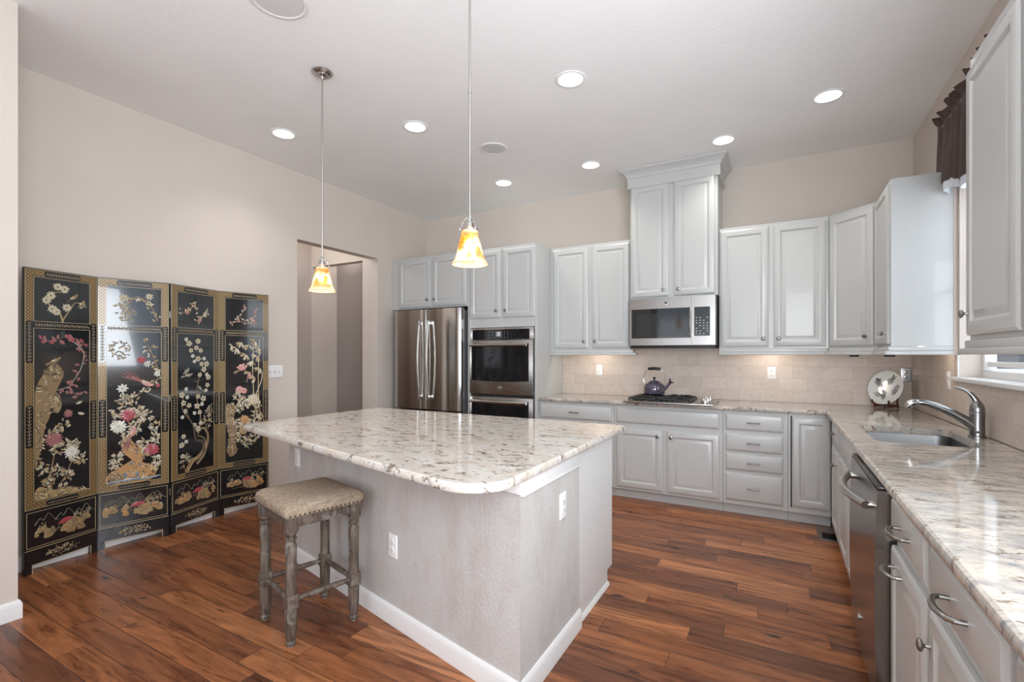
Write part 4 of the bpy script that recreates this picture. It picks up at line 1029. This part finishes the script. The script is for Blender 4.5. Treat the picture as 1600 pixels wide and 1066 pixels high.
    def butterfly(s, u, v, sc, ang=0, col='cream'):
        x, z = s.xz(u, v)
        for a in (.6, 1.4, PI - .6, PI - 1.4): s.leaf(x, z, a + ang, sc * (.9 if a in (.6, PI - .6) else .7), sc * .42, col)
    def scene(s, seed=0):
        """river landscape in the lower frame"""
        for k in range(3):
            b = .10 + .27 * k + s.r.uniform(-.03, .03)
            s.stroke([(b, .62), (b + .08, .80), (b + .13, .72), (b + .2, .90), (b + .29, .68), (b + .36, .62)], .003, .002, 'sage')
        for k in range(7): u = s.r.uniform(.05, .7); v = s.r.uniform(.15, .55); s.stroke([(u, v), (u + .12, v + .02), (u + .24, v)], .0028, .001, 'tan')
        for k in range(30):
            u = .50 + .42 * s.r.random() if k % 3 else s.r.uniform(.06, .4); v = .12 + .33 * s.r.random(); w_ = .03 + .04 * s.r.random(); w_ = min(w_, u - .01, .99 - u); c = s.r.choice(['orange', 'gold', 'gold', 'tan'])
            s.poly([(u - w_, v), (u - w_ * .8, v + .10), (u, v + .17), (u + w_ * .8, v + .09), (u + w_, v), (u, v - .03)], c)
            s.stroke([(u - w_ * .6, v + .03), (u, v + .12), (u + w_ * .6, v + .03)], .0015, .0008, 'brown', base=.0026)
        for u, v in ((.78, .55), (.88, .62), (.70, .60), (.2, .5)):
            s.stroke([(u, .40), (u - .01, v), (u + .03, v + .08)], .003, .0015, 'tan', base=.002)
            s.spray(u + .01, v + .06, 12, .016, .012, ('gold', 'cream', 'orange'))
        s.poly([(.42, .48), (.52, .62), (.66, .58), (.60, .46)], 'red'); s.stroke([(.44, .34), (.44, .47)], .002, .002, 'gold'); s.stroke([(.5, .32), (.5, .47)], .002, .002, 'gold'); s.stroke([(.58, .33), (.58, .46)], .002, .002, 'gold')
    def scrolls(s, n, horiz=True, cols=('tan', 'gold', 'sage')):
        n = int(n * 1.6); s.lv = .0014
        x0, x1, z0, z1 = s.f; w_, h_ = x1 - x0, z1 - z0
        for k in range(n):
            t_ = (k + .5) / n; u = t_ if horiz else .5; v = .5 if horiz else t_; sg = 1 if k % 2 else -1; m_ = .30 * (h_ if horiz else w_); x, z = s.xz(u, v)
            for q in range(3): s.leaf(x, z, (sg * .9 if horiz else PI / 2 + sg * .9) + q * 2.1, m_ * 1.25, m_ * .42, s.r.choice(cols), h=.001)
        s.lv = 0
    def medallion(s, u, v, rx, rz):
        x, z = s.xz(u, v)
        for k in range(80):
            a = 2 * PI * s.r.random(); q = s.r.random() ** .5; px, pz = x + math.cos(a) * rx * q, z + math.sin(a) * rz * q * (1 - .35 * abs(math.cos(a)) ** 4)
            s.leaf(px, pz, s.r.uniform(0, 6.3), .012, .0045, s.r.choice(('gold', 'tan', 'cream', 'gold')), h=.001)
        for k in (-1, 1):
            s.stroke([(u + k * .02, v), (u + k * .12, v + .3), (u + k * .22, v + .1), (u + k * .28, v - .1), (u + k * .2, v - .25)], .003, .0015, 'gold')
def panel_frame_art(a):
    # side cartouches, top and bottom scroll bands
    for zr in ((1.30, 1.55), (.78, 1.03)):
        for x0 in (.010, PWd - .046): a.field(x0, x0 + .036, *zr); a.scrolls(8, False)
    a.field(.11, PWd - .11, 1.833, 1.866); a.scrolls(8)
    a.field(.052, PWd - .052, 1.515, 1.548); a.scrolls(14)
    a.field(.12, PWd - .12, .402, .424); a.scrolls(8)
    a.field(.10, PWd - .10, .062, .135); a.medallion(.5, .5, .09, .030)
FIELD = (.056, PWd - .056, .440, 1.508); TOPF = (.056, PWd - .056, 1.556, 1.822); LOWF = (.022, PWd - .022, .168, .370)
def art1(a):
    a.field(*TOPF); a.stroke([(.50, .0), (.42, .25), (.22, .45), (.3, .68), (.55, .72)], .012, .004, 'gold'); a.stroke([(.5, .05), (.65, .35), (.75, .50), (.95, .45)], .008, .003, 'gold')
    for u, v in ((.20, .50), (.28, .62), (.40, .84), (.53, .80), (.38, .24), (.57, .36), (.30, .30)): a.flower(u, v, .028, 'cream', 9, 1)
    a.spray(.88, .45, 7, .014, .026, ('cream', 'gold')); a.bird(.70, .62, .052, .7, 'tan')
    a.field(*FIELD)
    a.twig([(.10, .94), (.30, .93), (.52, .955), (.72, .95), (.90, .915)], 'sage', .003, .002, ('rose', 'rose', 'red'), 22, .032, wd=.5, rad=.018)
    a.twig([(.70, .93), (.90, .86), (.84, .76), (.70, .69), (.62, .655), (.30, .63)], 'sage', .008, .005, ('rose',), 24, .028, wd=.5, rad=.022)
    a.twig([(.62, .655), (.76, .60), (.90, .615)], 'sage', .004, .002, ('rose',), 8, .028, wd=.5)
    a.rock([(.0, .55), (.02, .66), (.22, .77), (.36, .80), (.50, .75), (.48, .70), (.34, .69), (.22, .63), (.30, .615), (.44, .60), (.47, .53), (.38, .50), (.28, .54), (.26, .48), (.14, .40), (.07, .25), (.0, .20)], 'tan', 16)
    a.rock([(.25, .60), (.40, .62), (.48, .55), (.40, .50), (.30, .53)], 'gold', 4)
    a.bird(.36, .815, .055, .5, 'tan', 'tan'); a.bird(.44, .74, .04, .2, 'tan')
    a.butterfly(.82, .545, .026, .4); a.butterfly(.84, .475, .028, -.3)
    for u, v in ((.3, .38), (.12, .33), (.5, .42), (.55, .30), (.15, .18), (.4, .15), (.6, .12), (.75, .22), (.85, .20), (.25, .10), (.38, .28), (.68, .30)): a.spray(u, v, 13, .030, .030, ('cream', 'gold', 'cream'))
    a.stroke([(.30, .02), (.28, .15), (.35, .28), (.30, .40)], .010, .004, 'tan'); a.stroke([(.35, .02), (.55, .12), (.70, .22)], .008, .003, 'tan')
    a.flower(.60, .49, .030, 'rose', 9, 2); a.flower(.33, .345, .052, 'rose', 15, 3, wd=.30); a.flower(.66, .255, .050, 'white', 15, 3, wd=.24)
    a.rock([(0, 0), (0, .055), (.10, .08), (.3, .045), (.55, .05), (.95, .01), (.98, 0)], 'gold', 6)
    for u in (.45, .55): a.flower(u, .065, .014, 'cream', 5, 1, wd=.7)
    a.field(*LOWF); a.scene()
def art2(a):
    a.field(*TOPF); a.twig([(.95, .15), (.80, .55), (.55, .78), (.35, .55), (.15, .55)], 'gold', .006, .003, ('cream', 'gold'), 24, .028, rad=.02); a.flower(.30, .72, .030, 'cream', 7, 2); a.flower(.78, .80, .026, 'cream', 7, 2); a.spray(.35, .30, 24, .05, .026, ('cream', 'sage'))
    a.field(*FIELD)
    a.spray(.22, .88, 26, .055, .026, ('cream', 'sage', 'gold')); a.twig([(.98, .72), (.85, .84), (.70, .95)], 'gold', .006, .003, ('cream', 'gold'), 20, .026, rad=.03)
    a.flower(.62, .815, .030, 'red', 9, 2); a.flower(.74, .785, .024, 'white', 7, 2); a.flower(.95, .72, .026, 'white', 8, 2); a.flower(.96, .64, .020, 'red', 8, 2)
    a.twig([(.98, .69), (.72, .615), (.50, .57), (.36, .54)], 'gold', .006, .003, ('cream', 'gold'), 18, .028, rad=.02)
    a.bird(.72, .655, .075, -.5, 'pink', 'rose', 1, 'cream', 2.0); a.stroke([(.62, .675), (.42, .73), (.15, .70)], .006, .002, 'rose', base=.0026); a.stroke([(.62, .665), (.45, .70), (.30, .70)], .006, .002, 'pink', base=.0026)
    a.flower(.27, .625, .034, 'white', 8, 2)
    for u, v in ((.30, .55), (.18, .47), (.45, .50), (.62, .47), (.75, .43), (.15, .38), (.30, .34), (.55, .42), (.72, .20), (.90, .28), (.12, .13), (.20, .17), (.95, .12), (.85, .08), (.68, .25), (.90, .36), (.48, .36)): a.spray(u, v, 12, .030, .034, ('cream', 'gold', 'cream'))
    a.flower(.38, .45, .050, 'red', 12, 3, wd=.45); a.flower(.20, .375, .048, 'white', 12, 3, wd=.45); a.flower(.82, .205, .050, 'red', 12, 3, wd=.45)
    a.rock([(.20, .27), (.38, .30), (.48, .26), (.62, .24), (.70, .17), (.64, .12), (.82, .10), (.90, .06), (.80, .0), (.0, .0), (.02, .07), (.22, .06), (.42, .08), (.46, .13), (.40, .19), (.28, .20), (.24, .25)], 'orange', 20)
    a.rock([(.0, 0), (.0, .06), (.12, .09), (.3, .05), (.5, 0)], 'tan', 3)
    for u, v, r in ((.43, .125, .018), (.60, .11, .014), (.32, .05, .02), (.55, .045, .02), (.53, .19, .013)): a.lv += .002; a.poly([(u - r * 2, v), (u, v + r * .9), (u + r * 1.8, v), (u, v - r * .8)], 'blue'); a.lv -= .002
    a.stroke([(.0, .012), (.4, .018), (.7, .010), (1, .02)], .012, .010, 'blue', base=.003)
    a.bird(.46, .33, .075, 1.2, 'pink', 'rose', 1, 'orange', 1.8)
    a.field(*LOWF)
    for k in range(4): b = .12 + .22 * k; a.stroke([(b - .10, .55), (b, .80 + .06 * (k % 2)), (b + .10, .58)], .004, .003, 'tan'); a.stroke([(b - .06, .58), (b, .72), (b + .06, .58)], .003, .002, 'sage')
    a.scene()
def art3(a):
    a.field(*TOPF); a.twig([(.05, .40), (.30, .5), (.45, .75), (.5, .5)], 'tan', .006, .003, ('cream', 'gold'), 16, .026, rad=.018); a.twig([(.5, .2), (.7, .4), (.85, .6)], 'tan', .006, .003, ('cream',), 12, .024); a.flower(.25, .45, .020, 'pink', 6, 1); a.flower(.60, .25, .020, 'pink', 6, 1); a.flower(.75, .42, .022, 'cream', 7, 1)
    a.field(*FIELD)
    a.stroke([(.22, .0), (.40, .07), (.58, .09), (.78, .15), (.84, .24), (.70, .30), (.55, .27)], .036, .010, 'tan'); a.stroke([(.50, .04), (.72, .10), (.66, .20), (.48, .22), (.42, .32), (.28, .40), (.18, .52)], .028, .005, 'brown', base=.0018); a.stroke([(.52, .04), (.76, .12), (.72, .22), (.52, .25)], .006, .003, 'line', base=.003); a.stroke([(.28, .01), (.46, .085), (.62, .12), (.78, .19)], .005, .003, 'line', base=.003); a.stroke([(.55, .26), (.62, .40), (.50, .55), (.60, .70)], .012, .003, 'tan')
    a.stroke([(.30, .38), (.10, .48), (.22, .60)], .008, .002, 'tan')
    for k, (u, v) in enumerate(((.12, .40), (.20, .44), (.15, .50), (.25, .54), (.30, .48), (.10, .56), (.22, .60), (.60, .42), (.52, .47), (.66, .48), (.55, .54), (.70, .52), (.45, .42), (.60, .70), (.72, .74), (.80, .70), (.65, .78), (.55, .82), (.40, .84), (.50, .90), (.30, .93), (.22, .96), (.62, .88), (.55, .95), (.45, .80), (.82, .62), (.85, .68), (.78, .58), (.15, .26), (.10, .20), (.22, .22), (.12, .12), (.55, .30), (.62, .34), (.45, .33), (.80, .78), (.72, .82), (.35, .88))): a.flower(u, v, .017 + .004 * (k % 3), 'cream' if k % 3 else 'white', 5, 1, 'tan', wd=.75)
    a.bird(.28, .70, .055, .2, 'sage', 'sage', 1, 'cream'); a.butterfly(.26, .72, .045, .8, 'sage'); a.bird(.60, .60, .05, 2.3, 'sage', 'sage', 1, 'blue')
    for u, v in ((.2, .08), (.8, .34), (.9, .42)): a.spray(u, v, 12, .03, .05, ('cream', 'tan'), .16)
    a.field(*LOWF); a.scene()
def art4(a):
    a.field(*TOPF); a.twig([(.1, .2), (.35, .35), (.50, .85)], 'tan', .006, .003, ('pink', 'cream'), 14, .022); a.twig([(.35, .3), (.65, .25), (.85, .75)], 'tan', .006, .003, ('pink', 'cream'), 16, .022); a.spray(.75, .3, 14, .03, .024, ('pink', 'sage'))
    a.field(*FIELD)
    for p in ([(.95, .30), (.88, .60), (.92, .98)], [(.80, .40), (.72, .70), (.76, .98)], [(.70, .45), (.95, .62), (1, .70)]): a.stroke(p, .008, .006, 'gold')
    for u, v in ((.15, .93), (.30, .90), (.42, .95), (.60, .93), (.80, .96), (.55, .85), (.70, .80), (.85, .84), (.92, .74), (.65, .70), (.80, .66), (.92, .90)):
        for k in range(8): x, z = a.xz(u, v); q = a.r.uniform(2.6, 5.6); a.leaf(x, z, q, .055, .009, a.r.choice(('cream', 'gold')))
    a.bird(.45, .74, .075, .5, 'pink', 'tan', 1, 'pink'); a.butterfly(.42, .745, .05, .5, 'pink'); a.bird(.62, .68, .055, 1.2, 'pink', 'brown', 1, 'red')
    for u, v in ((.30, .52), (.42, .48), (.60, .46), (.75, .50), (.88, .44), (.82, .36), (.95, .34), (.35, .42), (.25, .22), (.40, .18), (.55, .14), (.70, .17), (.85, .20), (.45, .28), (.70, .30), (.30, .30), (.92, .26)): a.spray(u, v, 13, .030, .032, ('cream', 'gold', 'cream'))
    a.flower(.36, .57, .036, 'pink', 9, 2, wd=.5); a.flower(.48, .56, .030, 'pink', 9, 2, wd=.5); a.flower(.74, .485, .055, 'cream', 12, 3, wd=.45); a.flower(.50, .325, .046, 'orange', 11, 3, wd=.45); a.flower(.46, .24, .040, 'gold', 11, 2, wd=.45)
    a.rock([(.0, .30), (.0, .45), (.10, .46), (.18, .47), (.26, .42), (.20, .35), (.30, .28), (.22, .18), (.30, .08), (.12, .04), (.02, .10), (.08, .2)], 'tan', 12)
    a.field(*LOWF); a.scene()
scr = thing('folding_screen', 'four-panel black lacquer folding screen with carved gilt flowers and birds', 'folding screen', (-4.05, 1.9, 0))
pts = [(-4.000, 1.103), (-4.093, 1.500), (-3.982, 1.897), (-4.093, 2.318), (-3.990, 2.700)]
for k in range(4):
    (ax, ay), (bx_, by) = pts[k], pts[k + 1]; Lp = math.hypot(bx_ - ax, by - ay)
    bm = bmesh.new(); z0 = .052
    B(bm, .003, PWd - .003, -.010, .010, z0, PH, .0015, seg=1)
    for x0 in (.003, PWd - .045): B(bm, x0, x0 + .042, -.010, .010, .0008, z0 - .0002, .0)
    o = link('screen_panel', bm, M_lac, scr)
    ang = math.atan2(by - ay, bx_ - ax); o.location = (ax + 4.05, ay - 1.9, 0); o.rotation_euler = (0, 0, ang); o.scale = (Lp / PWd, 1, 1)
    # gilt lattice border + fillets
    def frame_ring(x0, x1, za, zb, y): return [(x0, y, za), (x1, y, za), (x1, y, zb), (x0, y, zb)]
    bm = bmesh.new(); ringloft(bm, [frame_ring(.010, PWd - .010, .398, 1.870, -.0102), frame_ring(.010, PWd - .010, .398, 1.870, -.0110), frame_ring(.046, PWd - .046, .430, 1.834, -.0110), frame_ring(.046, PWd - .046, .430, 1.834, -.0102)], cap0=False, cap1=False)
    link('lattice_border', bm, M_lat, o)
    for cx0, cx1, cz0, cz1 in [(x0, x0 + .037, za, zb) for x0 in (.0095, PWd - .0465) for za, zb in ((.775, 1.035), (1.295, 1.555))] + [(.105, PWd - .105, 1.8335, 1.8705), (.115, PWd - .115, .3975, .4305)]:
        bm = bmesh.new(); c_ = .008
        pl8 = [(cx0 + c_, cz0), (cx1 - c_, cz0), (cx1, cz0 + c_), (cx1, cz1 - c_), (cx1 - c_, cz1), (cx0 + c_, cz1), (cx0, cz1 - c_), (cx0, cz0 + c_)]
        ringloft(bm, [[(x, y_, z) for x, z in pl8] for y_ in (-.0111, -.0118)]); link('cartouche', bm, M_lac, o)
    bm = bmesh.new(); w_ = .0022
    def rect(x0, x1, z0_, z1_):
        B(bm, x0, x1, -.0122, -.0104, z0_, z0_ + w_); B(bm, x0, x1, -.0122, -.0104, z1_ - w_, z1_); B(bm, x0, x0 + w_, -.0122, -.0104, z0_ + w_, z1_ - w_); B(bm, x1 - w_, x1, -.0122, -.0104, z0_ + w_, z1_ - w_)
    rect(.049, PWd - .049, .433, 1.512); rect(.049, PWd - .049, 1.552, 1.828); rect(.006, PWd - .006, .395, 1.874); rect(.014, PWd - .014, .160, .378); B(bm, .006, PWd - .006, -.0122, -.0104, .146, .149)
    B(bm, .045, PWd - .045, -.0122, -.0104, .0535, .0565); B(bm, .0415, .0450, -.0122, -.0104, .002, .0565); B(bm, PWd - .045, PWd - .0415, -.0122, -.0104, .002, .0565)
    link('gilt_lines', bm, PM[PI_['line']], o)
    a = Art(11 + k); panel_frame_art(a); (art1, art2, art3, art4)[k](a)
    link('relief_artwork', a.bm, PM, o, smooth=False, recalc=False)
    if k < 3:
        bm = bmesh.new()
        for z in (.30, 1.0, 1.62): lathe(bm, [(.004, z), (.004, z + .05)], 10, T(PWd, (-.013 if k == 1 else .013), 0))
        link('hinge', bm, M_knob, o)

# ------------------------------------------------------------------ groups of repeated things
GROUPS = {'recessed_light': 'recessed ceiling lights', 'pendant_lamp': 'pendant lamps over the island', 'ceiling_speaker': 'round ceiling speakers', 'wall_outlet': 'wall outlets',
          'wall_cabinet': 'white wall cabinets', 'base_cabinet': 'white base cabinets', 'puck_light': 'puck lights under the wall cabinets'}
for o in COL.objects:
    if o.parent is None and 'label' in o and o.name.split('.')[0] in GROUPS: o['group'] = GROUPS[o.name.split('.')[0]]
